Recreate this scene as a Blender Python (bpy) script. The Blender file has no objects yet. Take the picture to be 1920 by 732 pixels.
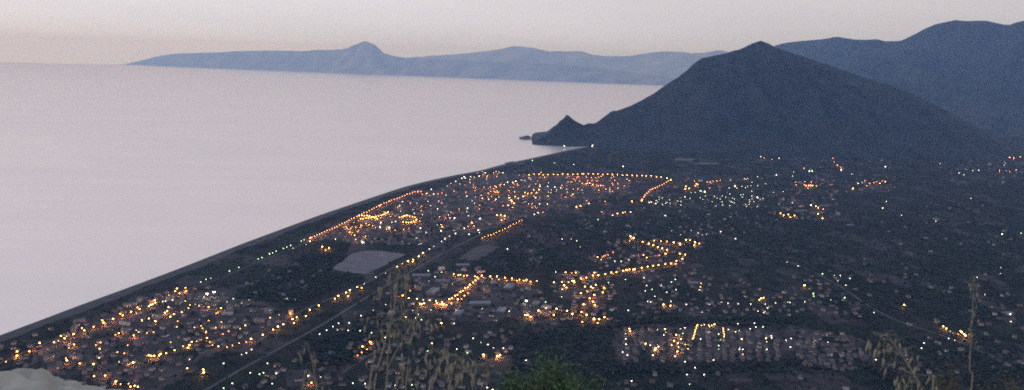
import bpy, bmesh, math, random
import numpy as np
from mathutils import Vector, Matrix, noise
R = math.radians
random.seed(7); np.random.seed(7)
sc = bpy.context.scene
C = sc.collection

# ------------------------------------------------------------------ camera
H = 700.0; F = 1663.0
PITCH = math.atan(245 / F); ROLL = R(1.5)
r0 = Vector((1, 0, 0)); up0 = Vector((0, math.sin(PITCH), math.cos(PITCH))); fwd = Vector((0, math.cos(PITCH), -math.sin(PITCH)))
RT = math.cos(ROLL) * r0 + math.sin(ROLL) * up0
UP = -math.sin(ROLL) * r0 + math.cos(ROLL) * up0
cam_d = bpy.data.cameras.new('camera'); cam = bpy.data.objects.new('camera', cam_d); C.objects.link(cam)
M = Matrix.Identity(4)
for i in range(3):
    M[i][0] = RT[i]; M[i][1] = UP[i]; M[i][2] = -fwd[i]
M[0][3], M[1][3], M[2][3] = 0, 0, H
cam.matrix_world = M
cam_d.sensor_width = 36; cam_d.lens = F / 1920 * 36
cam_d.clip_start = 0.05; cam_d.clip_end = 250000
cam_d.dof.use_dof = True; cam_d.dof.focus_distance = 3000; cam_d.dof.aperture_fstop = 8.5
sc.camera = cam

# ------------------------------------------------------------------ sky, sun, exposure
SKY_TOP = 1.0
w = bpy.data.worlds.new('World'); sc.world = w; w.use_nodes = True
nt = w.node_tree; nt.nodes.clear()
def N(nt, t, **k):
    n = nt.nodes.new(t)
    for a, b in k.items(): setattr(n, a, b)
    return n
L = nt.links.new
out = N(nt, 'ShaderNodeOutputWorld')
sky = N(nt, 'ShaderNodeTexSky', sky_type='NISHITA'); sky.sun_disc = False
sky.sun_elevation = R(1.0); sky.sun_rotation = R(-75); sky.altitude = 700; sky.dust_density = 2.5
bg1 = N(nt, 'ShaderNodeBackground'); bg1.inputs[1].default_value = 0.05; sky.ozone_density = 4.0
L(sky.outputs[0], bg1.inputs[0])
tc = N(nt, 'ShaderNodeTexCoord'); sx = N(nt, 'ShaderNodeSeparateXYZ'); L(tc.outputs['Generated'], sx.inputs[0])
rm = N(nt, 'ShaderNodeValToRGB'); L(sx.outputs[2], rm.inputs[0])
el = rm.color_ramp.elements
stops = [(0.0, (.75, .80, .98)), (0.02, (.76, .80, .96)), (0.05, (.79, .795, .91)), (0.10, (.89, .83, .89)), (0.2, (.92, .83, .86)), (0.45, (.50, .52, .64)), (1.0, (.22, .32, .55))]
while len(el) < len(stops): el.new(0.5)
for e, (p, c) in zip(el, stops): e.position = p; e.color = (*c, 1)
# the afterglow is brighter towards the sunset side (west, -X), dimmer inland (+X)
mr = N(nt, 'ShaderNodeMapRange'); L(sx.outputs[0], mr.inputs[0])
mr.inputs[1].default_value = -0.6; mr.inputs[2].default_value = 0.7; mr.inputs[3].default_value = 1.08; mr.inputs[4].default_value = 0.70
# faint horizontal banks of thin high cloud
mp = N(nt, 'ShaderNodeMapping'); mp.inputs['Scale'].default_value = (2.0, 2.0, 22.0); L(tc.outputs['Generated'], mp.inputs[0])
nz = N(nt, 'ShaderNodeTexNoise'); nz.inputs['Scale'].default_value = 1.5; nz.inputs['Detail'].default_value = 3; L(mp.outputs[0], nz.inputs[0])
mc = N(nt, 'ShaderNodeMapRange'); L(nz.outputs[0], mc.inputs[0]); mc.inputs[1].default_value = .3; mc.inputs[2].default_value = .7; mc.inputs[3].default_value = .96; mc.inputs[4].default_value = 1.04
mm = N(nt, 'ShaderNodeMath', operation='MULTIPLY'); L(mr.outputs[0], mm.inputs[0]); L(mc.outputs[0], mm.inputs[1])
bg2 = N(nt, 'ShaderNodeBackground'); L(rm.outputs[0], bg2.inputs[0]); L(mm.outputs[0], bg2.inputs[1])
ad = N(nt, 'ShaderNodeAddShader'); L(bg1.outputs[0], ad.inputs[0]); L(bg2.outputs[0], ad.inputs[1]); L(ad.outputs[0], out.inputs[0])
sd = bpy.data.lights.new('sun', 'SUN'); sd.energy = 0.06; sd.angle = R(20); sd.color = (1, .8, .7)
so = bpy.data.objects.new('sun', sd); C.objects.link(so)
so.rotation_euler = Vector((-math.sin(R(75)), math.cos(R(75)), math.tan(R(1.0)))).to_track_quat('Z', 'Y').to_euler()
sc.view_settings.view_transform = 'Standard'; sc.view_settings.look = 'None'; sc.view_settings.gamma = 1
sc.view_settings.use_curve_mapping = False; sc.view_settings.exposure = 0.0
cy = sc.cycles
sc.render.engine = 'CYCLES'
cy.max_bounces = 4; cy.diffuse_bounces = 2; cy.glossy_bounces = 2; cy.volume_bounces = 1; cy.transparent_max_bounces = 8
cy.use_denoising = False; cy.use_light_tree = True; cy.filter_width = 1.9
cy.sample_clamp_indirect = 3.0

# ------------------------------------------------------------------ helpers
def ray(px, py):
    px = float(px); py = float(py)
    return fwd + (px - 960) / F * RT - (py - 366) / F * UP
GZ = 3.0
def G(px, py, z=GZ):
    d = ray(px, py); t = (z - H) / d.z
    return (d.x * t, d.y * t)
def at(px, py, Y):
    d = ray(px, py); t = Y / d.y
    return Vector((d.x * t, Y, H + d.z * t))
def proj(x, y, z):
    v = Vector((x, y, z - H)); k = v.dot(fwd)
    return (960 + F * v.dot(RT) / k, 366 - F * v.dot(UP) / k)

def tag(o, label=None, cat=None, group=None, kind=None):
    if label: o['label'] = label
    if cat: o['category'] = cat
    if group: o['group'] = group
    if kind: o['kind'] = kind
    return o
def me(name, V, Fc, mats, mi=None, smooth=False):
    m = bpy.data.meshes.new(name); m.from_pydata([tuple(v) for v in V], [], [tuple(f) for f in Fc])
    for k in (mats if isinstance(mats, (list, tuple)) else [mats]): m.materials.append(k)
    if mi is not None: m.polygons.foreach_set('material_index', mi)
    if smooth: m.polygons.foreach_set('use_smooth', [True] * len(m.polygons))
    m.update(); return m
def me_np(name, V, Fc, mats, mi=None, smooth=False):
    """V (n,3) array, Fc (m,k) array"""
    m = bpy.data.meshes.new(name); n, k = Fc.shape
    m.vertices.add(len(V)); m.vertices.foreach_set('co', V.astype(np.float32).ravel())
    m.loops.add(n * k); m.loops.foreach_set('vertex_index', Fc.astype(np.int32).ravel())
    m.polygons.add(n); m.polygons.foreach_set('loop_start', np.arange(0, n * k, k, dtype=np.int32))
    m.polygons.foreach_set('loop_total', np.full(n, k, dtype=np.int32))
    for q in (mats if isinstance(mats, (list, tuple)) else [mats]): m.materials.append(q)
    if mi is not None: m.polygons.foreach_set('material_index', mi.astype(np.int32))
    if smooth: m.polygons.foreach_set('use_smooth', np.ones(n, dtype=bool))
    m.update(calc_edges=True); return m
def link(name, mesh, parent=None, loc=None):
    o = bpy.data.objects.new(name, mesh); C.objects.link(o)
    if parent: o.parent = parent
    if loc is not None: o.location = loc
    return o
def empty(name, loc=(0, 0, 0), rz=0):
    o = bpy.data.objects.new(name, None); C.objects.link(o); o.location = loc; o.rotation_euler = (0, 0, rz); o.empty_display_size = 1; return o
def children(o): return CH.get(o.name, [])
CH = {}
def part(name, mesh, parent):
    o = link(name, mesh, parent); CH.setdefault(parent.name, []).append(o); return o
def copy_tree(o, parent=None):
    c = o.copy(); C.objects.link(c)
    if parent: c.parent = parent
    for ch in children(o): copy_tree(ch, c)
    return c

class MB:
    def __init__(s): s.v = []; s.f = []; s.m = []
    def box(s, x0, x1, y0, y1, z0, z1, m=0):
        b = len(s.v); s.v += [(x0, y0, z0), (x1, y0, z0), (x1, y1, z0), (x0, y1, z0), (x0, y0, z1), (x1, y0, z1), (x1, y1, z1), (x0, y1, z1)]
        for q in ((0, 3, 2, 1), (4, 5, 6, 7), (0, 1, 5, 4), (1, 2, 6, 5), (2, 3, 7, 6), (3, 0, 4, 7)): s.f.append(tuple(b + i for i in q)); s.m.append(m)
    def gable(s, x0, x1, y0, y1, z0, z1, m=0, hip=0.0):
        b = len(s.v); ym = (y0 + y1) / 2
        s.v += [(x0, y0, z0), (x1, y0, z0), (x1, y1, z0), (x0, y1, z0), (x0 + hip, ym, z1), (x1 - hip, ym, z1)]
        for q in ((0, 3, 2, 1), (0, 1, 5, 4), (2, 3, 4, 5), (1, 2, 5), (3, 0, 4)): s.f.append(tuple(b + i for i in q)); s.m.append(m)
    def tube(s, pts, rad, n=5, m=0):
        b = len(s.v); K = len(pts)
        for i, p in enumerate(pts):
            p = Vector(p); a = Vector(pts[max(0, i - 1)]); c = Vector(pts[min(K - 1, i + 1)])
            t = (c - a).normalized(); u = t.orthogonal().normalized() if abs(t.z) < .9 else Vector((1, 0, 0)).cross(t).normalized(); q = t.cross(u)
            r = rad[i] if isinstance(rad, (list, tuple)) else rad
            for k in range(n):
                an = 2 * math.pi * k / n; s.v.append(tuple(p + u * math.cos(an) * r + q * math.sin(an) * r))
        for i in range(K - 1):
            for k in range(n):
                s.f.append((b + i * n + k, b + i * n + (k + 1) % n, b + (i + 1) * n + (k + 1) % n, b + (i + 1) * n + k)); s.m.append(m)
        s.f.append(tuple(b + k for k in reversed(range(n)))); s.m.append(m)
        s.f.append(tuple(b + (K - 1) * n + k for k in range(n))); s.m.append(m)
    def ball(s, c, r, m=0, sub=1, sq=1.0):
        bm = bmesh.new(); bmesh.ops.create_icosphere(bm, subdivisions=sub, radius=1)
        b = len(s.v); s.v += [(c[0] + v.co.x * r, c[1] + v.co.y * r, c[2] + v.co.z * r * sq) for v in bm.verts]
        for f in bm.faces: s.f.append(tuple(b + v.index for v in f.verts)); s.m.append(m)
        bm.free()
    def mesh(s, name, mats, smooth=False): return me(name, s.v, s.f, mats, s.m, smooth)

def mat(name, col, rough=0.9, col2=None, scale=0.05, detail=6, metallic=0.0, coord='Object', bump=0.0, rng=(.35, .65)):
    m = bpy.data.materials.new(name); m.use_nodes = True; nt = m.node_tree; b = nt.nodes['Principled BSDF']
    b.inputs['Roughness'].default_value = rough; b.inputs['Metallic'].default_value = metallic
    b.inputs['Base Color'].default_value = (*col, 1)
    if col2:
        t = N(nt, 'ShaderNodeTexCoord'); n = N(nt, 'ShaderNodeTexNoise'); n.inputs['Scale'].default_value = scale; n.inputs['Detail'].default_value = detail; n.inputs['Roughness'].default_value = .65
        nt.links.new(t.outputs[coord], n.inputs[0])
        r = N(nt, 'ShaderNodeValToRGB'); nt.links.new(n.outputs[0], r.inputs[0])
        r.color_ramp.elements[0].position = rng[0]; r.color_ramp.elements[0].color = (*col, 1)
        r.color_ramp.elements[1].position = rng[1]; r.color_ramp.elements[1].color = (*col2, 1)
        nt.links.new(r.outputs[0], b.inputs['Base Color'])
        if bump:
            bp = N(nt, 'ShaderNodeBump'); bp.inputs['Strength'].default_value = bump; bp.inputs['Distance'].default_value = 1 / scale * .1
            nt.links.new(n.outputs[0], bp.inputs['Height']); nt.links.new(bp.outputs[0], b.inputs['Normal'])
    return m
def varmat(name, cols, rough=.85):
    """each object (or loose piece) takes its own tone from a short palette"""
    m = bpy.data.materials.new(name); m.use_nodes = True; nt = m.node_tree; b = nt.nodes['Principled BSDF']; b.inputs['Roughness'].default_value = rough
    g = N(nt, 'ShaderNodeObjectInfo'); gg = N(nt, 'ShaderNodeNewGeometry')
    a = N(nt, 'ShaderNodeMath', operation='ADD'); nt.links.new(g.outputs['Random'], a.inputs[0]); nt.links.new(gg.outputs['Random Per Island'], a.inputs[1])
    fr = N(nt, 'ShaderNodeMath', operation='FRACT'); nt.links.new(a.outputs[0], fr.inputs[0])
    r = N(nt, 'ShaderNodeValToRGB'); nt.links.new(fr.outputs[0], r.inputs[0]); r.color_ramp.interpolation = 'CONSTANT'
    while len(r.color_ramp.elements) < len(cols): r.color_ramp.elements.new(.5)
    for i, (e, c) in enumerate(zip(r.color_ramp.elements, cols)): e.position = i / len(cols); e.color = (*c, 1)
    nt.links.new(r.outputs[0], b.inputs['Base Color']); return m
def emit(name, col, s):
    m = bpy.data.materials.new(name); m.use_nodes = True; b = m.node_tree.nodes['Principled BSDF']
    b.inputs['Base Color'].default_value = (*col, 1); b.inputs['Emission Color'].default_value = (*col, 1); b.inputs['Emission Strength'].default_value = s
    return m

# ------------------------------------------------------------------ coast and plain
coast_px = [(0, 632), (75, 604), (150, 575), (230, 546), (300, 520), (375, 491), (450, 461), (530, 431), (600, 405), (650, 388), (700, 371), (760, 351), (812, 338), (860, 328), (900, 321), (952, 307), (1000, 297), (1040, 288), (1082, 279)]
coast = [G(*p, z=0) for p in coast_px]
v = np.array(coast[0]) - np.array(coast[2]); v /= np.linalg.norm(v)
pre = [tuple(np.array(coast[0]) + v * s) for s in (6000, 3000, 1200)]
post = [(coast[-1][0] + 60, 7700), (coast[-1][0] + 500, 8300), (coast[-1][0] + 2200, 9600), (4200, 12400)]
coastline = pre + coast + post
poly = np.array(coastline + [(14000, 12400), (14000, -6000), (pre[0][0], -6000)])
def sdist(X, Y):
    P = np.stack([X, Y], -1); cl = np.array(coastline); dm = np.full(X.shape, 1e9)
    for a, b in zip(cl[:-1], cl[1:]):
        ab = b - a; t = np.clip(((P - a) @ ab) / (ab @ ab), 0, 1)
        d = np.hypot(P[..., 0] - a[0] - t * ab[0], P[..., 1] - a[1] - t * ab[1]); dm = np.minimum(dm, d)
    ins = np.zeros(X.shape, bool)
    for (x1, y1), (x2, y2) in zip(poly, np.roll(poly, -1, 0)):
        c = ((y1 > Y) != (y2 > Y))
        with np.errstate(divide='ignore', invalid='ignore'):
            xi = (x2 - x1) * (Y - y1) / (y2 - y1 if y2 != y1 else 1e-9) + x1
        ins ^= c & (X < xi)
    return np.where(ins, dm, -dm)
def height(X, Y):
    d = sdist(X, Y); return np.clip(d * 0.05, -4, GZ)

gm = bpy.data.materials.new('ground_cover'); gm.use_nodes = True
nt = gm.node_tree; b = nt.nodes['Principled BSDF']; b.inputs['Roughness'].default_value = .95; b.inputs['Specular IOR Level'].default_value = .1
t = N(nt, 'ShaderNodeTexCoord'); lk = nt.links.new
vo = N(nt, 'ShaderNodeTexVoronoi'); vo.inputs['Scale'].default_value = .0085; vo.inputs['Randomness'].default_value = .9
mpg = N(nt, 'ShaderNodeMapping'); mpg.inputs['Rotation'].default_value = (0, 0, .55); mpg.inputs['Scale'].default_value = (1.6, .8, 1); lk(t.outputs['Object'], mpg.inputs[0]); lk(mpg.outputs[0], vo.inputs[0])
r1 = N(nt, 'ShaderNodeValToRGB'); sp = N(nt, 'ShaderNodeSeparateColor'); lk(vo.outputs['Color'], sp.inputs[0]); lk(sp.outputs[0], r1.inputs[0])
cols = [(0, (.012, .021, .014)), (.3, (.018, .026, .017)), (.55, (.034, .034, .026)), (.78, (.018, .027, .018)), (.88, (.070, .060, .055)), (1, (.058, .055, .056))]
while len(r1.color_ramp.elements) < len(cols): r1.color_ramp.elements.new(.5)
for e, (p, c) in zip(r1.color_ramp.elements, cols): e.position = p; e.color = (*c, 1)
n1 = N(nt, 'ShaderNodeTexNoise'); n1.inputs['Scale'].default_value = .02; n1.inputs['Detail'].default_value = 9; n1.inputs['Roughness'].default_value = .75; lk(t.outputs['Object'], n1.inputs[0])
m1 = N(nt, 'ShaderNodeMapRange'); lk(n1.outputs[0], m1.inputs[0]); m1.inputs[1].default_value = .3; m1.inputs[2].default_value = .7; m1.inputs[3].default_value = .2; m1.inputs[4].default_value = 1.8
mx = N(nt, 'ShaderNodeMix', data_type='RGBA', blend_type='MULTIPLY'); mx.inputs[0].default_value = 1; lk(r1.outputs[0], mx.inputs[6])
cmb = N(nt, 'ShaderNodeCombineColor'); [lk(m1.outputs[0], cmb.inputs[i]) for i in range(3)]; lk(cmb.outputs[0], mx.inputs[7]); lk(mx.outputs[2], b.inputs['Base Color'])

xs = np.arange(-4500, 9000, 30.0); ys = np.arange(-1500, 12600, 30.0)
X, Y = np.meshgrid(xs, ys); Z = height(X, Y)
V = np.stack([X, Y, Z], -1).reshape(-1, 3); nx, ny = len(xs), len(ys)
I = np.arange(nx * ny).reshape(ny, nx)
FQ = np.stack([I[:-1, :-1], I[:-1, 1:], I[1:, 1:], I[1:, :-1]], -1).reshape(-1, 4)
zmax = V[FQ][:, :, 2].max(1); FQ = FQ[zmax > -3.9]
tag(link('ground', me_np('ground', V, FQ, gm)), kind='structure')

# beach: a strip of grey sand following the shore
def ribbon(name, pts, width, m, z, kind='structure', off=0.0):
    pts = [np.array(p, float) for p in pts]; Vv = []; Ff = []
    fine = [pts[0]]
    for a, b_ in zip(pts[:-1], pts[1:]):
        n = max(1, int(np.linalg.norm(b_ - a) / 40))
        for k in range(1, n + 1): fine.append(a + (b_ - a) * k / n)
    fine = np.array(fine)
    if len(fine) > 6:
        for _ in range(3): fine[1:-1] = (fine[:-2] + 2 * fine[1:-1] + fine[2:]) / 4
    tn = np.gradient(fine, axis=0); tn /= np.linalg.norm(tn, axis=1)[:, None]; nn = np.stack([tn[:, 1], -tn[:, 0]], 1)
    for p, q in zip(fine, nn):
        a = p + q * (off - width / 2); c = p + q * (off + width / 2)
        Vv += [(a[0], a[1], z), (c[0], c[1], z)]
    for i in range(len(fine) - 1): Ff.append((2 * i, 2 * i + 1, 2 * i + 3, 2 * i + 2))
    o = link(name, me(name, Vv, Ff, m)); tag(o, kind=kind); return fine
sand = mat('beach_sand', (.05, .05, .052), .95, (.085, .08, .078), .02)
asphalt = mat('asphalt', (.05, .05, .052), .85, (.075, .072, .07), .05)
pale_road = mat('worn_pale_asphalt', (.055, .055, .055), .85, (.11, .105, .10), .02)
# sloping sand sheet between the waterline and the plain
cf = []
for a, b_ in zip(coastline[1:-4], coastline[2:-3]):
    a = np.array(a); b_ = np.array(b_); n = max(1, int(np.linalg.norm(b_ - a) / 50))
    for k in range(n): cf.append(a + (b_ - a) * k / n)
cf = np.array(cf)
for _ in range(4): cf[1:-1] = (cf[:-2] + 2 * cf[1:-1] + cf[2:]) / 4
tn = np.gradient(cf, axis=0); tn /= np.linalg.norm(tn, axis=1)[:, None]; nn = np.stack([tn[:, 1], -tn[:, 0]], 1)
if sdist(np.array([cf[5][0] + nn[5][0] * 50]), np.array([cf[5][1] + nn[5][1] * 50]))[0] < 0: nn = -nn
Vv = []; Ff = []
for k, (p, q) in enumerate(zip(cf, nn)):
    wv = 7 * math.sin(k * .7) + 5 * math.sin(k * 1.9)
    for d, zz in ((-30, -1.0), (0, .5), (25, 1.75), (44 + wv, 2.7 + wv * .05)): Vv.append((p[0] + q[0] * d, p[1] + q[1] * d, zz))
for i in range(len(cf) - 1):
    for k in range(3): Ff.append((4 * i + k, 4 * i + k + 1, 4 * i + k + 5, 4 * i + k + 4))
tag(link('beach', me('beach', Vv, Ff, sand)), kind='structure')

# ------------------------------------------------------------------ sea
wm = bpy.data.materials.new('sea_water'); wm.use_nodes = True; nt = wm.node_tree; b = nt.nodes['Principled BSDF']; lk = nt.links.new
b.inputs['IOR'].default_value = 1.9; b.inputs['Base Color'].default_value = (.91, .84, .79, 1); b.inputs['Metallic'].default_value = .62; b.inputs['Roughness'].default_value = .32
t = N(nt, 'ShaderNodeTexCoord'); mp = N(nt, 'ShaderNodeMapping'); mp.inputs['Scale'].default_value = (.0006, .0022, 1); mp.inputs['Rotation'].default_value = (0, 0, -.25); lk(t.outputs['Object'], mp.inputs[0])
n = N(nt, 'ShaderNodeTexNoise'); n.inputs['Scale'].default_value = 1; n.inputs['Detail'].default_value = 8; n.inputs['Roughness'].default_value = .6; lk(mp.outputs[0], n.inputs[0])
r = N(nt, 'ShaderNodeMapRange'); lk(n.outputs[0], r.inputs[0]); r.inputs[1].default_value = .3; r.inputs[2].default_value = .7; r.inputs[3].default_value = .29; r.inputs[4].default_value = .35; lk(r.outputs[0], b.inputs['Roughness'])
n2 = N(nt, 'ShaderNodeTexNoise'); n2.inputs['Scale'].default_value = .03; n2.inputs['Detail'].default_value = 6; lk(t.outputs['Object'], n2.inputs[0])
bp = N(nt, 'ShaderNodeBump'); bp.inputs['Strength'].default_value = .25; bp.inputs['Distance'].default_value = 2; lk(n2.outputs[0], bp.inputs['Height']); lk(bp.outputs[0], b.inputs['Normal'])
Vv = [(0, 0, 0)]; Ff = []; ns = 96; rr = [2000, 8000, 25000, 65000]
for q in rr:
    for k in range(ns): Vv.append((q * math.cos(2 * math.pi * k / ns), q * math.sin(2 * math.pi * k / ns), 0))
for k in range(ns): Ff.append((0, 1 + k, 1 + (k + 1) % ns))
for j in range(3):
    for k in range(ns): a = 1 + j * ns; c = a + ns; Ff.append((a + k, c + k, c + (k + 1) % ns, a + (k + 1) % ns))
tag(link('sea', me('sea', Vv, Ff, wm)), kind='structure')

# ------------------------------------------------------------------ mountains
def interp(pts, x): return float(np.interp(x, [p[0] for p in pts], [p[1] for p in pts]))
def mountain(name, sil, Yr, front, back, m, step=8, rows=34, amp=.16, freq=1 / 900., micro=1.5, seed=0, pw=1.0):
    x0, x1 = sil[0][0], sil[-1][0]; n = int((x1 - x0) / step) + 1; Vv = []; Ff = []
    RR = 14
    for i in range(n + 1):
        px = min(x1, x0 + i * step); Yv = interp(Yr, px)
        py = interp(sil, px) + micro * noise.fractal(Vector((px * .035, seed * 7.1, 0)), 1.0, 2.0, 4)
        p = at(px, py, Yv); fr = interp(front, px); zr = max(p.z, 2)
        for j in range(rows + 1):
            u = j / rows; y = p.y - fr * u
            g = noise.fractal(Vector((p.x * freq * 1.8, y * freq * .6, seed)), .9, 2.1, 5)
            g2 = 1 - abs(noise.noise(Vector((p.x * freq * 1.1, y * freq * .35, seed + 9)))) * 2
            z = zr * (1 - u) ** .85 + zr * amp * math.sin(math.pi * min(1, u)) ** .8 * (-abs(g) * 1.1 - max(0, .75 - g2) * .9) - 6 * u
            Vv.append((p.x, y, z))
        for j in range(1, RR + 1):
            u = j / RR; Vv.append((p.x, p.y + back * u, zr * (1 - u) - 6 * u))
    W = rows + 1 + RR
    def idx(i, j): return i * W + (j if j <= rows else j)
    for i in range(n):
        for j in range(rows): a = i * W + j; Ff.append((a, a + 1, a + W + 1, a + W))
        a0 = i * W; 
        for j in range(RR):
            a = a0 + (rows + j if j else 0); bb = a0 + rows + 1 + j
            Ff.append((a, a + W, bb + W, bb))
    tag(link(name, me(name, Vv, Ff, m, smooth=True)), kind='structure')
scrub = mat('mountain_scrub', (.010, .020, .022), .95, (.038, .044, .040), .006, 9, rng=(.4, .7))
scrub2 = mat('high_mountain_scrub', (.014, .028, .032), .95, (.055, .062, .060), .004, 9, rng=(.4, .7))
hazed_rock = mat('distant_hill_scrub_hazed', (.24, .245, .25), .95, (.42, .40, .38), .0012, 9, rng=(.4, .65))  # lifted tone: part of the distance haze is put into the hill colour
hazed_rock2 = mat('far_scrub_haze_pale', (.34, .34, .34), .95, (.52, .49, .46), .0008, 9, rng=(.4, .65))  # paler again, more of the haze painted into this range's colour
mountain('mountain', [(998, 269.6), (1008, 263), (1022, 255), (1035, 247), (1037, 238), (1044, 234), (1050, 227), (1057, 223), (1062, 216), (1066, 217), (1072, 223), (1084, 230), (1095, 235), (1104, 231), (1111, 232), (1118, 230), (1132, 220), (1148, 208), (1156, 208), (1180, 200), (1205, 188), (1230, 172), (1250, 158), (1272, 145), (1290, 130), (1300, 120), (1315, 110), (1350, 102), (1385, 94), (1410, 82), (1427, 76), (1440, 82), (1455, 90), (1500, 104), (1560, 124), (1620, 146), (1700, 171), (1760, 200), (1830, 238), (1900, 268), (1960, 285), (2100, 288)],
         [(998, 7900), (1063, 8150), (1150, 8500), (1300, 9100), (1427, 9500), (1620, 9300), (1830, 8700), (2100, 8000)],
         [(1000, 120), (1063, 420), (1110, 560), (1150, 950), (1300, 1700), (1427, 2150), (1620, 1900), (1830, 1000), (2100, 200)], 1500, scrub, step=4, rows=44, micro=1.2, seed=2, amp=.24)
mountain('mountain', [(1300, 180), (1380, 120), (1440, 92), (1458, 84), (1500, 77), (1540, 74), (1575, 70), (1600, 74), (1620, 76), (1643, 73), (1660, 78), (1690, 77), (1710, 67), (1735, 54), (1760, 44), (1790, 39), (1850, 39), (1880, 46), (1893, 48), (1905, 42), (1920, 39), (1980, 30), (2100, 55), (2250, 100)],
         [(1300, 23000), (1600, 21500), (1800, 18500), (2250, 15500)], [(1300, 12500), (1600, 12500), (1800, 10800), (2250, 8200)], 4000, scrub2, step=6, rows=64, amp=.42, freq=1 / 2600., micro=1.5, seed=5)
def fb(px):   # distance of the far shore
    return 700 * F / max(16.5, (122 + (px - 250) * .0388) - (96 + px * .0262))
bs = [(x, fb(x)) for x in range(200, 1700, 20)]
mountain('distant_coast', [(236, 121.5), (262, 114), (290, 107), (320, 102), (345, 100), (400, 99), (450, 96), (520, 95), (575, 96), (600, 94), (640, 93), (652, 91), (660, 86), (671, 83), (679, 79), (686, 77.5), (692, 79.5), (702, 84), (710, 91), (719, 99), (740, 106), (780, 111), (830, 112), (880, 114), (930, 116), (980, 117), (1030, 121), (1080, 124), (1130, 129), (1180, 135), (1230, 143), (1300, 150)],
         [(x, y + 1500) for x, y in bs], [(200, 1500), (1700, 1500)], 2500, hazed_rock, step=3, rows=18, amp=.12, freq=1 / 5000., micro=1.0, seed=11)
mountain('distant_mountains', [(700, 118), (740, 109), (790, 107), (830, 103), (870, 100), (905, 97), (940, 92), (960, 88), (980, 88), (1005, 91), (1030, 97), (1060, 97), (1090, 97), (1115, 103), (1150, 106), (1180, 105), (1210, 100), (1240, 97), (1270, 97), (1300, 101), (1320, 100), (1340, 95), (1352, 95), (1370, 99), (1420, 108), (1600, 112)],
         [(x, min(62000, y + 9000)) for x, y in bs], [(200, 6500), (1700, 6500)], 2500, hazed_rock2, step=5, rows=18, amp=.2, freq=1 / 6000., micro=1.5, seed=15)
# islet off the headland
def rockmesh(name, c, s, m, seed, sub=3, amp=.35):
    bm = bmesh.new(); bmesh.ops.create_icosphere(bm, subdivisions=sub, radius=1)
    for v in bm.verts:
        n_ = noise.fractal(v.co * 1.6 + Vector((seed, 0, 0)), .8, 2.1, 4); v.co *= 1 + amp * n_
        v.co = Vector((v.co.x * s[0], v.co.y * s[1], v.co.z * s[2]))
    mm = bpy.data.meshes.new(name); bm.to_mesh(mm); bm.free(); mm.materials.append(m); 
    return link(name, mm, loc=c)
brownrock = mat('brown_sea_rock', (.10, .085, .07), .9, (.20, .17, .14), .05)
x_, y_ = G(985, 261, 0); tag(rockmesh('islet', (x_, y_, 0), (62, 45, 30), brownrock, 3), kind='structure')

# ------------------------------------------------------------------ hillside under the camera
Vv = [(0, 0, H - 1.62)]; Ff = []; na = 90
rad = [.6, 1.2, 1.8, 2.4, 3.0, 3.6, 4.1, 4.8, 6, 8, 12, 18, 28, 45, 70, 110, 170, 260, 380, 520, 680, 840, 960, 1050]
for j, q in enumerate(rad):
    for k in range(na):
        a = 2 * math.pi * k / na; x, y = q * math.cos(a), q * math.sin(a)
        z = H - 1.62 - max(0, q - 3.9) * .76
        z += noise.fractal(Vector((x * .8, y * .8, 0)), 1, 2, 3) * min(.05 if q < 5 else q * .012, 6)
        Vv.append((x, y, z))
for k in range(na): Ff.append((0, 1 + k, 1 + (k + 1) % na))
for j in range(len(rad) - 1):
    for k in range(na): a = 1 + j * na; c = a + na; Ff.append((a + k, c + k, c + (k + 1) % na, a + (k + 1) % na))
hm = mat('dry_hillside', (.05, .05, .035), .95, (.14, .12, .08), 3.0, 7)
tag(link('hillside', me('hillside', Vv, Ff, hm, smooth=True)), kind='structure')

# ------------------------------------------------------------------ haze
hz = MB(); hz.box(-66500, 66500, -66500, 66500, -12, 1750)
hmat = bpy.data.materials.new('haze_air'); hmat.use_nodes = True; nt = hmat.node_tree; nt.nodes.clear()
o_ = N(nt, 'ShaderNodeOutputMaterial'); pv = N(nt, 'ShaderNodeVolumePrincipled')
pv.inputs['Color'].default_value = (.30, .53, 1.0, 1); pv.inputs['Absorption Color'].default_value = (1, 1, 1, 1); pv.inputs['Density'].default_value = 3.1e-5; pv.inputs['Anisotropy'].default_value = 0.0
nt.links.new(pv.outputs[0], o_.inputs['Volume'])
tag(link('haze', hz.mesh('haze', hmat)), kind='stuff')
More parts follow.
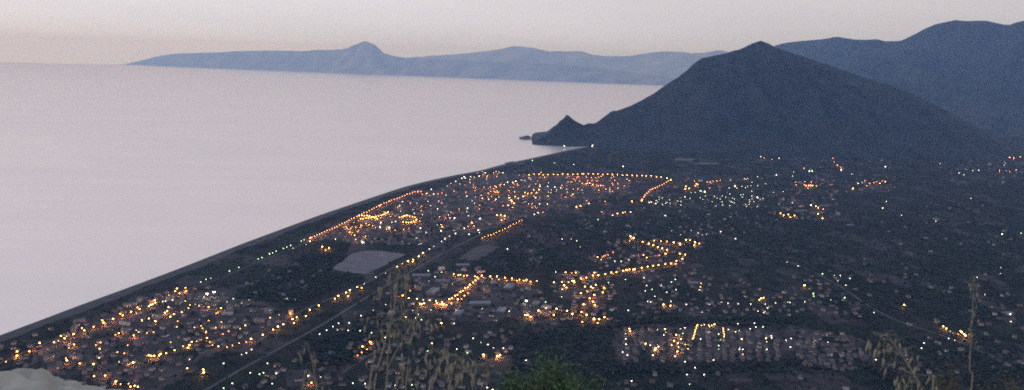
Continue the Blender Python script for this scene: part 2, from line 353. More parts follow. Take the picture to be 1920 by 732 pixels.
#@@PART2
# ------------------------------------------------------------------ roads, fields
def inpoly(x, y, pl):
    ins = False
    for (x1, y1), (x2, y2) in zip(pl, pl[1:] + pl[:1]):
        if (y1 > y) != (y2 > y) and x < (x2 - x1) * (y - y1) / (y2 - y1) + x1: ins = not ins
    return ins
def gp(pts): return [G(*p) for p in pts]
roads = [  # pixel polyline, width, material
    ([(372, 740), (450, 694), (540, 645), (600, 612), (660, 575), (725, 535), (770, 510), (840, 470), (905, 438)], 9, 'pale'),
    ([(395, 663), (460, 638), (515, 610), (560, 585), (620, 560), (680, 535), (740, 500), (800, 472), (855, 442), (935, 425), (985, 400), (1020, 390)], 9, 'dark'),
    ([(560, 462), (600, 442), (650, 418), (705, 397), (760, 370), (812, 355), (850, 345), (900, 333)], 9, 'dark'),
    ([(-20, 692), (35, 663), (110, 636), (190, 603), (250, 583), (330, 550), (420, 520), (480, 493), (560, 462)], 7, 'dark'),
    ([(1040, 540), (1065, 528), (1105, 517), (1180, 508), (1250, 495), (1275, 490), (1288, 478), (1275, 472)], 8, 'dark'),
    ([(1180, 443), (1215, 456), (1250, 470), (1235, 478)], 7, 'dark'),
    ([(1215, 456), (1260, 453), (1310, 457)], 7, 'dark'),
    ([(848, 515), (903, 519), (960, 525), (1010, 530)], 8, 'dark'),
    ([(903, 519), (875, 540), (842, 564), (765, 560)], 8, 'dark'),
    ([(1320, 430), (1380, 450), (1440, 475), (1500, 499), (1570, 533), (1640, 582), (1690, 607), (1745, 622), (1800, 640), (1900, 690)], 8, 'pale'),
    ([(990, 324), (1060, 325), (1130, 326), (1200, 329), (1250, 334), (1257, 337)], 8, 'dark'),
    ([(1258, 337), (1236, 349), (1215, 360), (1203, 377)], 8, 'dark'),
    ([(640, 700), (690, 668), (740, 642), (790, 625)], 7, 'dark'),
    ([(1045, 580), (1085, 592), (1130, 600)], 6, 'dark'), ([(1115, 520), (1105, 550), (1110, 575), (1085, 592)], 6, 'dark'),
    ([(1165, 613), (1300, 607), (1420, 606), (1510, 612)], 7, 'dark'),
    ([(250, 640), (330, 628), (405, 605), (480, 615)], 6, 'dark'), ([(38, 640), (135, 640), (180, 685), (260, 725)], 6, 'dark'),
]
RP = []
for i, (pl, wd, k) in enumerate(roads):
    fine = ribbon('road', gp(pl), wd, pale_road if k == 'pale' else asphalt, GZ + .35 + .015 * i); RP.append(fine)
RP = np.concatenate(RP)
def field(name, pl, m, z): 
    q = gp(pl); tag(link(name, me(name, [(*p, z) for p in q], [tuple(range(len(q)))], m)), kind='structure')
pale = mat('pale_stubble', (.14, .13, .145), .95, (.25, .23, .24), .02, 7)
grey = mat('grey_bare_soil', (.055, .052, .055), .95, (.10, .09, .09), .02, 7)
blu = mat('plastic_covered_rows', (.08, .10, .10), .7, (.13, .15, .15), .03, 4)
nt = pale.node_tree; wv_ = N(nt, 'ShaderNodeTexWave'); wv_.inputs['Scale'].default_value = .035; wv_.inputs['Distortion'].default_value = 3; wv_.inputs['Detail'].default_value = 4; wv_.inputs['Detail Scale'].default_value = .4
tc_n = N(nt, 'ShaderNodeTexCoord'); mpn = N(nt, 'ShaderNodeMapping'); mpn.inputs['Rotation'].default_value = (0, 0, .6); nt.links.new(tc_n.outputs['Object'], mpn.inputs[0]); nt.links.new(mpn.outputs[0], wv_.inputs[0])
mrn = N(nt, 'ShaderNodeMapRange'); nt.links.new(wv_.outputs[1], mrn.inputs[0]); mrn.inputs[3].default_value = .6; mrn.inputs[4].default_value = 1.15
bs_ = nt.nodes['Principled BSDF']; src = bs_.inputs['Base Color'].links[0].from_socket; mxn = N(nt, 'ShaderNodeVectorMath', operation='SCALE'); nt.links.new(src, mxn.inputs[0]); nt.links.new(mrn.outputs[0], mxn.inputs['Scale']); nt.links.new(mxn.outputs[0], bs_.inputs['Base Color'])
FIELDS = [([(621, 505), (632, 496), (643, 490), (657, 477), (672, 473), (690, 470), (725, 472), (762, 477), (748, 484), (740, 487), (726, 496), (706, 505), (686, 514), (655, 511)], pale),
          ([(858, 487), (870, 478), (882, 468), (905, 460), (938, 463), (925, 471), (915, 478), (893, 489)], grey),
          ([(1262, 301), (1270, 297), (1304, 298), (1296, 302)], blu), ([(1300, 308), (1312, 305), (1350, 306), (1342, 309)], blu),
          ([(945, 306), (960, 303), (990, 305), (975, 309)], grey)]
for i, (p, m) in enumerate(FIELDS): field('field', p, m, GZ + .15 + .01 * i)

# worn, paved and bare ground between the houses of each settlement
town_m = mat('dusty_town_ground', (.014, .017, .014), .95, (.085, .066, .062), .012, 10, rng=(.40, .64))
rt = random.Random(11)
for i, pl in enumerate([[(20, 672), (90, 630), (150, 606), (300, 556), (400, 540), (478, 575), (560, 588), (470, 632), (400, 655), (330, 700), (270, 728), (190, 728), (80, 700)],
                        [(592, 452), (650, 425), (760, 378), (830, 352), (900, 330), (1000, 326), (1180, 336), (1190, 362), (1060, 392), (1010, 398), (900, 430), (790, 460), (700, 458), (640, 450)],
                        [(770, 590), (775, 530), (860, 505), (1000, 537), (1030, 560), (1010, 600), (880, 605)], [(1160, 614), (1500, 614), (1590, 628), (1620, 668), (1590, 690), (1500, 678), (1165, 680)]]):
    g_ = [G(*c) for c in pl]; cs = 14.0; V_ = []; F_ = []; ids = {}
    for ix in range(int(min(c[0] for c in g_) / cs) - 4, int(max(c[0] for c in g_) / cs) + 5):
        for iy in range(int(min(c[1] for c in g_) / cs) - 4, int(max(c[1] for c in g_) / cs) + 5):
            x, y = ix * cs, iy * cs; nv = noise.noise_vector(Vector((x / 90, y / 90, i))) * 55 + noise.noise_vector(Vector((x / 30, y / 30, i))) * 18
            if not inpoly(x + nv.x, y + nv.y * 1.3, g_) or noise.noise(Vector((x / 60, y / 60, 5 + i))) > .28: continue
            f_ = []
            for k in ((ix, iy), (ix + 1, iy), (ix + 1, iy + 1), (ix, iy + 1)):
                if k not in ids:
                    ids[k] = len(V_); j_ = noise.noise_vector(Vector((k[0] * .9, k[1] * .9, 2))) * 4; V_.append((k[0] * cs + j_.x, k[1] * cs + j_.y, GZ + .08 + .01 * i))
                f_.append(ids[k])
            F_.append(f_)
    tag(link('town_ground', me('town_ground', V_, F_, town_m)), kind='structure')

# ------------------------------------------------------------------ lamps: traced light positions, with some scattered and some added for facade glow
LIGHTS = []
def crop(x0, y0, s, txt):
    for tk in txt.split():
        a = tk.split(','); k = a[2] if len(a) > 2 else 'w'
        LIGHTS.append((x0 + float(a[0]) / s, y0 + float(a[1]) / s, k))
def row(x0, y0, s, pts, step, k):
    pts = [np.array(p, float) for p in pts]; acc = 0
    for a, b_ in zip(pts[:-1], pts[1:]):
        l = np.linalg.norm(b_ - a); t_ = acc
        while t_ < l:
            q = a + (b_ - a) * t_ / l + np.random.normal(0, step * .06, 2); LIGHTS.append((x0 + q[0] / s, y0 + q[1] / s, k)); t_ += step
        acc = t_ - l
crop(0, 500, 3.154, "35,556,os 97,508,O 108,530,O 178,500,o 235,457,O 314,448,o 366,408,o 380,427,O 429,355,w 442,402,O 437,461,o 432,514,o 388,560,O 386,535,os 465,572,o 488,362,o 503,377,o 556,356,o 604,318,o 618,334,O 674,313,O 714,279,o 728,293,O 700,392,o 570,457,os 594,484,o 597,440,os 738,506,os 550,583,O 550,648,o 617,645,o 680,685,O 711,688,os 757,684,os")
crop(240, 500, 3.154, "25,271,O 60,240,o 73,250,o 87,318,y 127,307,y 160,320,y 34,404,o 125,235,y 138,230,Y 150,222,y 166,212,y 157,200,y 205,207,w 222,205,w 262,180,W 263,198,w 247,168,o 275,145,o 290,132,O 306,158,o 338,126,o 348,144,o 243,240,y 236,262,y 222,272,y 248,295,y 270,280,o 316,268,y 342,198,os 360,240,ys 368,222,ys 398,220,gs 422,226,os 466,181,F 508,171,F 476,237,o 550,243,o 522,270,os 571,252,os 585,205,gs 601,230,gs 623,190,g 672,212,gs 717,194,gs 430,91,g 461,76,g 490,66,gs 600,26,g 655,5,g 476,312,os 555,320,os 604,344,ws 662,361,os 696,348,o 590,382,r 557,397,r 464,420,o 496,457,os 530,472,o 374,443,y 360,462,y 350,478,y 405,438,ws 270,494,o 220,512,o 128,522,y 143,526,y 160,525,y 178,525,y 188,516,y 37,570,Y 346,600,o 441,630,Y 441,607,y 364,545,ws 565,572,w 10,710,o 36,706,o 58,712,o 672,517,ws 700,510,w 731,490,w 732,432,O 800,403,y 862,373,y 838,297,os 824,572,g 723,628,g 777,636,g 801,628,g 877,632,w 853,692,g 617,690,g 565,718,g 395,352,os 440,360,os 430,345,os 462,385,os 480,440,os 585,470,os 620,460,os 660,445,os 700,440,os 60,380,os 110,385,os 150,380,os")  # closing run of faint orange lamps is added for glow on facades and roads
crop(480, 400, 3.154, "13,270,g 35,262,g 80,242,G 98,234,g 120,224,g 162,208,g 182,200,g 205,190,g 219,204,gs 268,165,g 284,158,g 298,182,gs 320,165,g 322,145,y 390,200,o 410,215,os 432,208,os 470,152,ws 628,175,w 638,172,w 733,85,w 737,58,w 789,88,ws 835,316,y 866,298,os 708,378,w 766,352,ws 640,414,ws 627,442,o 600,436,y 557,459,Y 537,468,y 541,490,y 492,492,Y 468,505,y 376,550,Y 323,576,Y 298,608,y 246,615,y 221,630,Y 229,648,o 165,657,y 135,673,Y 106,688,Y 43,718,y 203,570,os 199,592,o 136,597,ws 83,612,ws 184,502,gs 212,488,gs 229,506,gs 766,540,w 692,574,w 621,606,w 551,649,w 545,692,w 489,650,w 455,670,w 482,686,ws 418,692,w 376,714,w 616,695,g 683,706,g 530,80,os 560,90,os 590,85,os 620,70,os 600,110,os 570,115,os 650,60,os 690,75,os")
row(580, 300, 4.068, [(0, 600), (150, 535), (250, 490), (345, 440), (420, 405), (500, 365), (560, 335), (655, 300), (730, 270), (800, 245), (860, 240)], 21, 'p')
row(580, 300, 4.068, [(600, 395), (560, 420), (480, 440), (380, 452)], 20, 'o')
row(580, 300, 4.068, [(380, 425), (450, 425), (520, 450)], 20, 'y')
row(580, 300, 4.068, [(690, 440), (740, 425), (800, 435), (825, 460), (770, 480), (700, 470)], 20, 'o')
crop(580, 300, 4.068, "575,415,w 598,405,os 540,350,y 688,350,w 697,392,ws 710,320,w 820,330,ws 862,418,w 948,262,w 895,257,y 930,225,w 860,262,r 830,240,r 545,478,W 540,512,W 610,518,y 630,475,w 658,470,w 720,430,y 740,422,y 800,408,w 978,375,w 925,350,ws 1062,420,w 1110,440,w 848,522,W 890,553,w 818,592,ws 838,640,ws 852,635,ws 915,680,w 950,655,ws 1004,543,w 1012,512,r 288,520,os 308,552,o 346,575,o 355,610,ys 400,625,W 412,632,w 430,582,os 393,512,os 375,540,os 325,510,os 455,495,os 100,662,o 150,672,o 125,690,os 198,600,ws 5,622,w")
crop(820, 290, 4.068, "725,45,g 895,65,gs 1040,75,gs 140,205,w 187,182,w 205,170,W 212,180,w 254,170,w 282,175,ws 320,165,y 365,140,y 350,152,ws 460,150,ws 470,135,gs 500,140,w 75,240,ws 170,225,ws 535,212,W 598,205,W 510,230,w 450,248,w 478,240,r 575,215,y 430,262,r 700,245,ws 712,188,ws 783,243,w 841,243,w 896,248,w 942,255,w 775,268,y 757,292,o 735,270,o 718,295,o 690,298,o 668,290,o 655,320,y 617,335,w 594,322,y 590,285,os 548,330,y 570,358,O 585,372,O 560,350,y 540,388,w 575,405,os 672,362,ws 750,330,w 745,395,os 780,378,w 722,405,r 768,445,w 740,458,w 805,440,r 840,378,ys 990,288,ws 978,325,os 1030,305,os 952,645,w 1063,658,w 1090,700,ws 1020,640,gs 535,718,w 242,610,W 325,490,W 362,492,ws 262,520,O 205,560,w 313,575,w 320,595,w 455,462,y 515,468,Y 485,460,o 490,500,o 512,490,os 130,485,w 240,465,ws 85,460,ws 230,410,w 225,318,w 343,335,o 392,342,w 447,342,w 470,325,ws 290,325,ws 265,355,ws 36,548,os 28,580,w 32,662,w 60,640,w 92,622,w 137,600,w 128,575,ws 235,550,os 280,545,os")
row(820, 290, 4.068, [(340, 635), (430, 605), (490, 578), (540, 555), (600, 520), (665, 492)], 24, 'os')
row(820, 290, 4.068, [(700, 152), (1045, 150), (1114, 148)], 37, 'o')
row(1060, 270, 4.068, [(138, 230), (250, 228), (365, 235), (522, 240), (642, 247), (750, 258)], 37, 'o')
row(1060, 270, 4.068, [(803, 275), (760, 300), (710, 325), (650, 350), (615, 380), (582, 432)], 19, 'p')
crop(1060, 270, 4.068, "205,20,W 62,158,gs 440,172,W 775,262,O 803,275,Y 75,280,os 90,255,r 110,285,r 130,300,os 160,305,o 185,300,o 205,280,os 210,310,o 250,320,os 270,318,o 292,320,os 100,250,r 65,270,r 170,280,r 18,292,ws 340,365,ws 360,362,ws 128,352,ws 10,345,ws 60,385,os 85,482,Y 115,472,y 180,455,w 162,432,os 278,520,os 360,545,w 398,532,y 438,525,o 455,520,os 498,520,w 250,577,g 508,438,y 305,440,os 582,432,Y 640,447,w 655,445,w 690,455,w 920,325,O 945,340,O 915,345,O 1000,305,o 985,285,os 1010,310,o 1062,365,W 1035,360,g 990,370,gs 960,375,gs 912,405,w 950,415,ws 765,455,ws 763,548,w 812,658,ws 497,705,Y 520,718,Y 960,658,ws 1013,680,w")
crop(1300, 270, 4.068, "515,98,w 540,108,os 655,110,w 500,60,os 580,55,os 640,65,os 600,118,os 845,188,R 885,208,W 905,208,G 633,238,w 490,250,ws 765,215,ws 880,318,O 895,318,O 910,318,y 860,318,o 940,320,os 850,290,os 900,290,os 1075,140,r 1065,110,r 1100,165,r 1125,180,os 1128,203,w 318,323,W 28,305,o 15,320,o 90,368,g 50,360,gs 488,408,W 665,530,O 772,547,O 690,545,o 740,560,o 725,540,o 898,468,W 935,475,y 952,485,y 950,535,O 985,568,O 990,500,os 610,370,ws 685,365,ws 755,450,ws 38,680,w 208,668,w 322,722,w 70,690,ws 100,685,ws 105,290,r 130,292,os 150,285,r 178,285,os 205,280,os 370,325,ws 412,325,ws 440,320,ws 490,320,ws")
crop(1560, 250, 3.183, "55,217,w 30,190,r 318,200,W 118,245,ws 155,300,w 125,330,Y 208,315,os 225,300,os 250,295,r 265,290,os 285,300,o 300,285,r 318,290,o 195,285,os 180,295,ws 325,408,ws 303,447,w 415,490,ws 620,525,ws 860,115,w 905,125,w 945,130,os 965,135,os 1030,130,O 1050,125,O 1075,130,Y 1095,135,O 1110,125,O 1125,140,O 1060,145,O 1040,118,o 1085,148,o 1100,112,o 1120,118,o 1130,132,O 758,238,w 876,222,w 840,225,ws 1000,225,os 1040,225,ws 1060,230,os 1100,220,os 1015,607,H 1128,597,g 830,390,ws")
row(980, 400, 3.156, [(346, 387), (415, 374), (530, 352), (655, 330), (773, 312), (850, 300), (902, 290), (950, 272), (965, 255)], 36, 'O')
crop(980, 400, 3.156, "5,400,o 22,398,o 44,405,o 83,401,o 195,348,w 254,350,y 290,355,os 314,352,y 181,408,y 230,406,o 250,430,Y 263,440,o 275,408,o 295,405,Y 307,400,o 310,412,Y 425,352,y 614,336,Y 655,334,Y 905,300,o 962,245,y 930,240,O 640,137,Y 657,148,y 632,165,os 710,170,O 747,180,Y 773,190,O 800,200,O 825,208,O 855,217,O 845,240,O 808,250,r 778,162,o 818,165,o 854,168,o 893,173,Y 930,180,O 967,158,Y 990,160,o 1020,172,Y 1015,188,o 1045,180,o 715,248,o 734,263,y 505,247,r 480,255,os 443,260,y 465,274,w 535,232,r 545,284,w 583,285,w 628,276,w 490,250,r 235,155,gs 318,163,w 342,197,w 290,150,gs 447,38,g 533,13,g 845,15,ws 882,100,g 1000,100,ws 1038,118,w 935,125,gs 235,453,W 230,495,w 136,525,g 140,562,w 200,570,Y 181,606,O 262,582,Y 290,600,Y 357,543,Y 352,587,O 382,606,Y 418,628,Y 450,632,Y 443,650,o 487,620,Y 350,643,o 363,437,O 405,437,Y 418,442,o 436,428,O 487,445,O 478,472,O 340,475,O 380,463,o 428,487,O 395,505,O 418,525,O 431,547,O 90,580,Y 508,410,g 608,392,g 718,382,w 734,428,w 726,460,w 765,450,g 820,428,w 852,467,w 880,407,g 904,393,G 908,452,w 782,492,w 740,522,w 757,525,w 832,542,Y 877,522,w 873,545,y 968,540,w 1062,582,ws 624,574,w 1058,410,ys 1054,430,ys 1048,448,ys")
crop(720, 380, 3.154, "412,423,o 436,430,o 452,428,o 472,434,o 492,432,o 537,434,o 552,440,o 578,436,Y 625,440,O 637,446,os 668,441,O 680,450,os 712,448,O 724,458,os 757,452,O 783,462,o 799,456,o 826,464,o 845,456,o 864,467,o 560,450,o 545,463,O 528,473,o 513,488,O 500,500,o 485,510,O 470,520,o 455,532,O 438,545,o 422,555,O 405,565,o 388,576,O 500,530,os 480,550,o 460,565,os 440,577,Y 400,597,o 148,565,y 193,570,y 232,575,w 238,600,Y 222,605,Y 212,598,y 268,578,y 308,582,o 314,600,Y 330,603,o 345,588,o 345,603,Y 357,600,o 372,605,o 105,553,O 77,380,Y 110,362,o 142,347,Y 172,338,y 170,350,y 205,318,Y 230,298,Y 265,275,w 340,230,w 360,215,w 385,198,w 423,184,w 475,152,w 503,190,w 558,165,W 518,120,y 568,98,W 592,98,w 415,95,w 500,75,ws 493,35,w 228,70,ws 262,403,g 340,412,g 302,438,w 266,460,ws 185,490,os 155,515,os 405,478,ws 842,600,F 845,670,Y 862,675,y 830,665,y 740,642,w 580,625,gs 425,632,ws 10,602,w 128,675,y 188,685,W 222,692,w 203,662,w 170,635,ws 278,632,ws 343,715,O 415,715,g 730,275,w")
crop(860, 560, 4.256, "116,317,w 178,345,gs 234,367,w 277,388,ws 357,395,w 204,455,Y 315,465,Y 337,450,y 537,492,w 228,710,w 278,728,y 480,720,w 70,430,gs 1380,657,w")
row(1140, 500, 3.156, [(527, 343), (503, 428)], 9, 'ys')
row(1140, 500, 3.156, [(683, 360), (692, 430)], 10, 'ys')
row(1140, 500, 3.156, [(530, 340), (630, 343)], 22, 'ys')
crop(1140, 500, 3.156, "129,368,y 133,383,y 104,398,w 105,428,w 107,459,w 87,506,w 115,524,w 225,457,y 250,465,w 211,490,w 285,490,Y 280,495,y 300,475,y 268,525,y 340,370,y 343,385,ws 330,405,w 293,370,ws 430,365,gs 455,362,w 443,395,g 405,404,y 393,440,y 433,430,y 415,455,y 420,470,ys 377,465,w 413,503,y 396,531,w 460,455,ys 475,480,ys 456,563,w 515,598,w 467,639,w 568,639,w 483,692,ws 140,677,w 503,420,y 548,428,w 600,355,w 600,388,w 632,342,y 655,400,g 665,430,gs 655,467,g 655,485,gs 652,515,g 625,553,w 712,372,w 768,338,w 755,386,w 777,375,ws 793,430,y 837,428,w 842,368,w 867,335,w 875,358,w 918,357,w 966,410,w 968,422,w 937,425,y 940,440,ws 940,490,w 798,490,w 778,490,w 780,478,ws 800,520,r 1055,435,ws 465,225,w 602,222,ws 672,208,ws 710,217,w 770,220,w 845,222,w 992,215,g 1065,208,gs 558,267,ws 887,257,ys 930,222,w 944,245,w 922,272,w 930,262,ws 905,190,Y 920,183,y 895,195,y")
crop(1440, 500, 3.154, "322,45,G 393,48,gs 427,53,w 485,70,w 412,82,ws 460,110,w 212,112,w 268,162,G 270,175,g 372,193,gs 453,186,G 130,212,g 218,208,g 628,272,w 355,447,w 268,443,ws 345,482,w 638,551,w 137,425,w 133,475,w 105,430,ws")
crop(1640, 500, 3.154, "180,230,Y 606,63,w 747,3,ws 743,43,w 652,163,ws 803,283,W 806,325,w 292,452,w 277,482,w 193,552,w 408,352,y 428,365,y 447,378,ws 438,425,w 473,433,ws 518,390,Y 530,402,Y 540,411,Y 510,380,o")
crop(1280, 350, 1.9156, "190,188,w 138,162,ws 415,285,w 375,270,ws 437,355,y")
crop(560, 560, 4.256, "502,387,O 562,350,O 470,450,r 500,420,os 540,395,os 595,370,os 77,620,W 97,672,o 175,620,gs 433,675,g 530,678,w 904,688,g 768,690,w 1068,357,o 1262,403,w 1030,418,g 1345,425,gs 740,290,os 690,310,w")
def scat(pl, n, ks):
    xs_ = [p[0] for p in pl]; ys_ = [p[1] for p in pl]; c = 0
    while c < n:
        x = random.uniform(min(xs_), max(xs_)); y = random.uniform(min(ys_), max(ys_))
        if inpoly(x, y, pl) and all(abs(x - a[0]) + abs(y - a[1]) * 2 > 5 for a in LIGHTS): LIGHTS.append((x, y, random.choice(ks))); c += 1
scat([(640, 425), (760, 380), (840, 350), (1000, 345), (1020, 380), (900, 400), (760, 450)], 55, ['os', 'os', 'os', 'r', 'ws', 'ps'])
scat([(840, 342), (900, 322), (1000, 320), (1100, 335), (1180, 350), (1040, 372), (900, 372)], 65, ['ws', 'os', 'os', 'rs', 'ps'])
scat([(1300, 368), (1370, 362), (1440, 370), (1430, 388), (1330, 388)], 34, ['ws', 'gs', 'ws'])
scat([(1230, 370), (1290, 375), (1340, 392), (1230, 386)], 12, ['ws', 'gs'])
scat([(1320, 340), (1500, 325), (1560, 345), (1480, 362), (1320, 358)], 16, ['ws', 'ws', 'os'])
scat([(1090, 330), (1180, 332), (1200, 345), (1100, 352)], 16, ['r', 'os', 'os'])
scat([(60, 640), (300, 580), (420, 560), (480, 590), (380, 650), (240, 690)], 16, ['os', 'os', 'ws'])
scat([(1740, 290), (1918, 300), (1918, 330), (1760, 330)], 5, ['ws', 'os'])
ESTATE = [1168, 1196, 1232, 1268, 1304, 1336, 1366, 1398, 1430, 1464]

LC = {'o': (1, .37, .07), 'y': (1, .50, .14), 'w': (1, .88, .70), 'g': (.66, 1, .52), 'r': (1, .22, .09), 'p': (1, .36, .14)}
ES = {'o': 21, 'y': 22, 'w': 9.5, 'g': 9, 'r': 10.0, 'p': 10.0}
EM = {k: emit({'o': 'orange_sodium_glow', 'y': 'amber_glow', 'w': 'white_glow', 'g': 'greenish_white_glow', 'r': 'red_orange_glow', 'p': 'pinkish_orange_glow'}[k], LC[k], ES[k]) for k in LC}
metal = mat('galvanised_steel', (.18, .18, .18), .5, metallic=.6)
CN = {'o': 'orange', 'y': 'amber', 'w': 'white', 'g': 'greenish white', 'r': 'red-orange', 'p': 'pinkish orange'}

def lamp_poleM(kind):
    b_ = MB(); h = 8.0 if kind in 'oyrp' else 4.2
    if kind == 'F':
        b_.tube([(0, 0, 0), (0, 0, 14)], [.28, .16], 6)
    else: b_.tube([(0, 0, 0), (0, 0, h * .5), (0, 0, h)], [.16, .12, .08], 6)
    return b_
def sub(name, fn, mats):
    b_ = MB(); fn(b_); return b_.mesh(name, mats)
LM = {}
for k in 'oyrp':
    LM[k] = dict(pole=lamp_poleM(k).mesh('pole', metal),
                 arm=sub('arm', lambda b_: b_.tube([(0, 0, 7.9), (.5, 0, 8.35), (1.3, 0, 8.6), (2.0, 0, 8.62)], .06, 5), metal),
                 hood=sub('hood', lambda b_: (b_.box(1.35, 2.65, -.34, .34, 8.58, 8.78), b_.box(1.55, 2.45, -.22, .22, 8.78, 8.86)), metal),
                 bulb=sub('bulb', lambda b_: b_.ball((2.0, 0, 7.5), 1.45, 0, 1, .75), EM[k]))
for k in 'wg':
    LM[k] = dict(pole=lamp_poleM(k).mesh('pole', metal),
                 hood=sub('hood', lambda b_: b_.tube([(0, 0, 5.12), (0, 0, 5.22), (0, 0, 5.4)], [.6, .45, .08], 8), metal),
                 bulb=sub('bulb', lambda b_: b_.ball((0, 0, 4.45), 1.1, 0, 1, .9), EM[k]))
LM['F'] = dict(pole=lamp_poleM('F').mesh('pole', metal),
               arm=sub('crossbar', lambda b_: b_.box(-1.6, 1.6, -.08, .08, 13.7, 13.95), metal),
               hood=sub('hood', lambda b_: [b_.box(x - .7, x + .7, -.25, .35, 14.3, 15.6) for x in (-.9, .9)], metal),
               bulb=sub('bulb', lambda b_: [b_.ball((x * 2, -1.2, 14.4), 1.9, 0, 2, .9) for x in (-.9, .9)], emit('floodlight_glow', (1, .97, .88), 7)))
SINGLE = {}
for k, d in LM.items():
    b_ = MB(); mats = []
    for key, m in d.items():
        off = len(b_.v); mats.append(m.materials[0]); b_.v += [tuple(v.co) for v in m.vertices]
        for f in m.polygons: b_.f.append(tuple(off + i for i in f.vertices)); b_.m.append(len(mats) - 1)
    SINGLE[k] = b_.mesh('lamp', mats)

# areas of the picture, for descriptions
AREAS = [
    ('sports ground', [(370, 540), (412, 540), (412, 568), (370, 568)]),
    ('jetty below the headland', [(1040, 255), (1130, 255), (1130, 282), (1040, 282)]),
    ('beach grove', [(375, 560), (375, 525), (585, 440), (590, 462), (480, 505)]),
    ('town beyond the boulder', [(-40, 760), (-40, 610), (150, 575), (375, 520), (400, 545), (478, 555), (478, 620), (420, 650), (360, 662), (300, 740)]),
    ('diagonal avenue', [(395, 680), (395, 640), (500, 560), (640, 520), (740, 480), (812, 455), (812, 490), (700, 545), (560, 625), (460, 680)]),
    ('seafront promenade', [(570, 470), (570, 430), (800, 335), (810, 358), (700, 405), (600, 462)]),
    ('dense seaside quarter', [(590, 470), (700, 405), (810, 358), (845, 345), (860, 400), (820, 470), (640, 500)]),
    ('shore end of the town', [(800, 345), (830, 310), (990, 300), (990, 326), (860, 350)]),
    ('long far edge road', [(980, 331), (980, 315), (1250, 322), (1262, 345), (1240, 340), (1180, 332)]),
    ('curved slip road', [(1195, 385), (1195, 340), (1270, 335), (1270, 350), (1225, 385)]),
    ('middle of the seaside town', [(810, 470), (845, 345), (990, 325), (1200, 332), (1200, 370), (1060, 420), (905, 450)]),
    ('forked industrial road', [(740, 585), (740, 490), (860, 500), (1012, 515), (1012, 538), (915, 535), (880, 580)]),
    ('upper hairpin bend', [(1160, 480), (1160, 430), (1340, 430), (1340, 466), (1240, 466), (1260, 482), (1200, 486)]),
    ('hillside curve', [(1015, 545), (1015, 500), (1200, 490), (1300, 462), (1300, 500), (1140, 530)]),
    ('looping village lanes', [(1015, 620), (1015, 540), (1140, 525), (1150, 610)]),
    ('terraced estate', [(1155, 690), (1155, 603), (1500, 603), (1500, 690)]),
    ('villas behind the estate', [(1150, 603), (1170, 510), (1300, 490), (1480, 520), (1480, 603)]),
    ('crossroads by the pale road', [(1480, 600), (1480, 500), (1640, 490), (1660, 600)]),
    ('village under the mountain', [(1265, 400), (1265, 320), (1470, 300), (1470, 400)]),
    ('factory yard', [(1450, 415), (1450, 370), (1570, 370), (1570, 415)]),
    ('junction under the mountain', [(1470, 370), (1470, 280), (1680, 280), (1680, 370)]),
    ('hill foot settlement', [(1700, 350), (1700, 270), (1940, 270), (1940, 350)]),
    ('gardens behind the oats', [(400, 760), (470, 660), (700, 560), (960, 590), (960, 760)]),
    ('plain behind the thin stalk', [(1640, 760), (1640, 350), (1940, 350), (1940, 760)]),
]
def area(px, py):
    for n_, pl in AREAS:
        if inpoly(px, py, pl): return n_
    return 'dark farmland'
ORD = ['first', 'second', 'third', 'fourth', 'fifth', 'sixth', 'seventh', 'eighth', 'ninth', 'tenth', 'eleventh', 'twelfth', 'thirteenth', 'fourteenth', 'fifteenth', 'sixteenth', 'seventeenth', 'eighteenth', 'nineteenth', 'twentieth']
TENS = ['', '', 'twenty', 'thirty', 'forty', 'fifty', 'sixty', 'seventy', 'eighty', 'ninety']
TENTH = ['', '', 'twentieth', 'thirtieth', 'fortieth', 'fiftieth', 'sixtieth', 'seventieth', 'eightieth', 'ninetieth']
def ordw(i):
    if i < 20: return ORD[i]
    n_ = i + 1
    if n_ >= 100: return 'hundred-and-' + ordw(n_ - 101) if n_ > 100 else 'hundredth'
    return TENTH[n_ // 10] if n_ % 10 == 0 else TENS[n_ // 10] + '-' + ORD[n_ % 10 - 1]
def label_all(items, what, where):
    """items: (object, description, area, distance from the shore) -> every one its own label, counted inland from the sea"""
    gr = {}
    for o, d, a, s in items: gr.setdefault((d, a), []).append((s, o))
    for (d, a), l in gr.items():
        l.sort(key=lambda q: q[0])
        for i, (s, o) in enumerate(l):
            if len(l) == 1: o['label'] = f'the only {d} {where} the {a}'
            else: o['label'] = f'{d} {where} the {a}, {ordw(i)} from the sea'

# clean the list: drop lights that fall on each other or off the land
clean = []
for px, py, k in LIGHTS:
    if px < -5 or px > 1925 or py > 738: continue
    z = GZ + (8 if k[0] in 'oyrpOYRP' else 4.6); x, y = G(px, py, z); ff = min(2.0, max(1, (y / 2600) ** .75)) ** .8; x, y = G(px, py, GZ + (z - GZ) * ff)
    if y > 7900: continue
    if any((x - c[0]) ** 2 + (y - c[1]) ** 2 < 16 for c in clean): continue
    clean.append([x, y, k, px, py])
sdv = sdist(np.array([c[0] for c in clean]), np.array([c[1] for c in clean]))
for c, s in zip(clean, sdv): c.append(float(s))
clean = [c for c in clean if c[5] > 20]
rdir = RP
def roadang(x, y):
    i = int(np.argmin((RP[:, 0] - x) ** 2 + (RP[:, 1] - y) ** 2)); d = math.hypot(RP[i][0] - x, RP[i][1] - y)
    return math.atan2(RP[i][1] - y, RP[i][0] - x), d
clean.sort(key=lambda c: c[1])
def spec(k):
    if k == 'F': return 'F', 1.0
    if k == 'H': return 'g', 1.9
    base = k[0].lower(); s = 1.35 if k[0].isupper() else 1.0
    if k.endswith('s') and len(k) > 1: s = .58
    return base, s
warm = [c for c in clean if spec(c[2])[0] in 'oyrp']; cool = [c for c in clean if spec(c[2])[0] not in 'oyrp']
items = []
LIGHT = {}
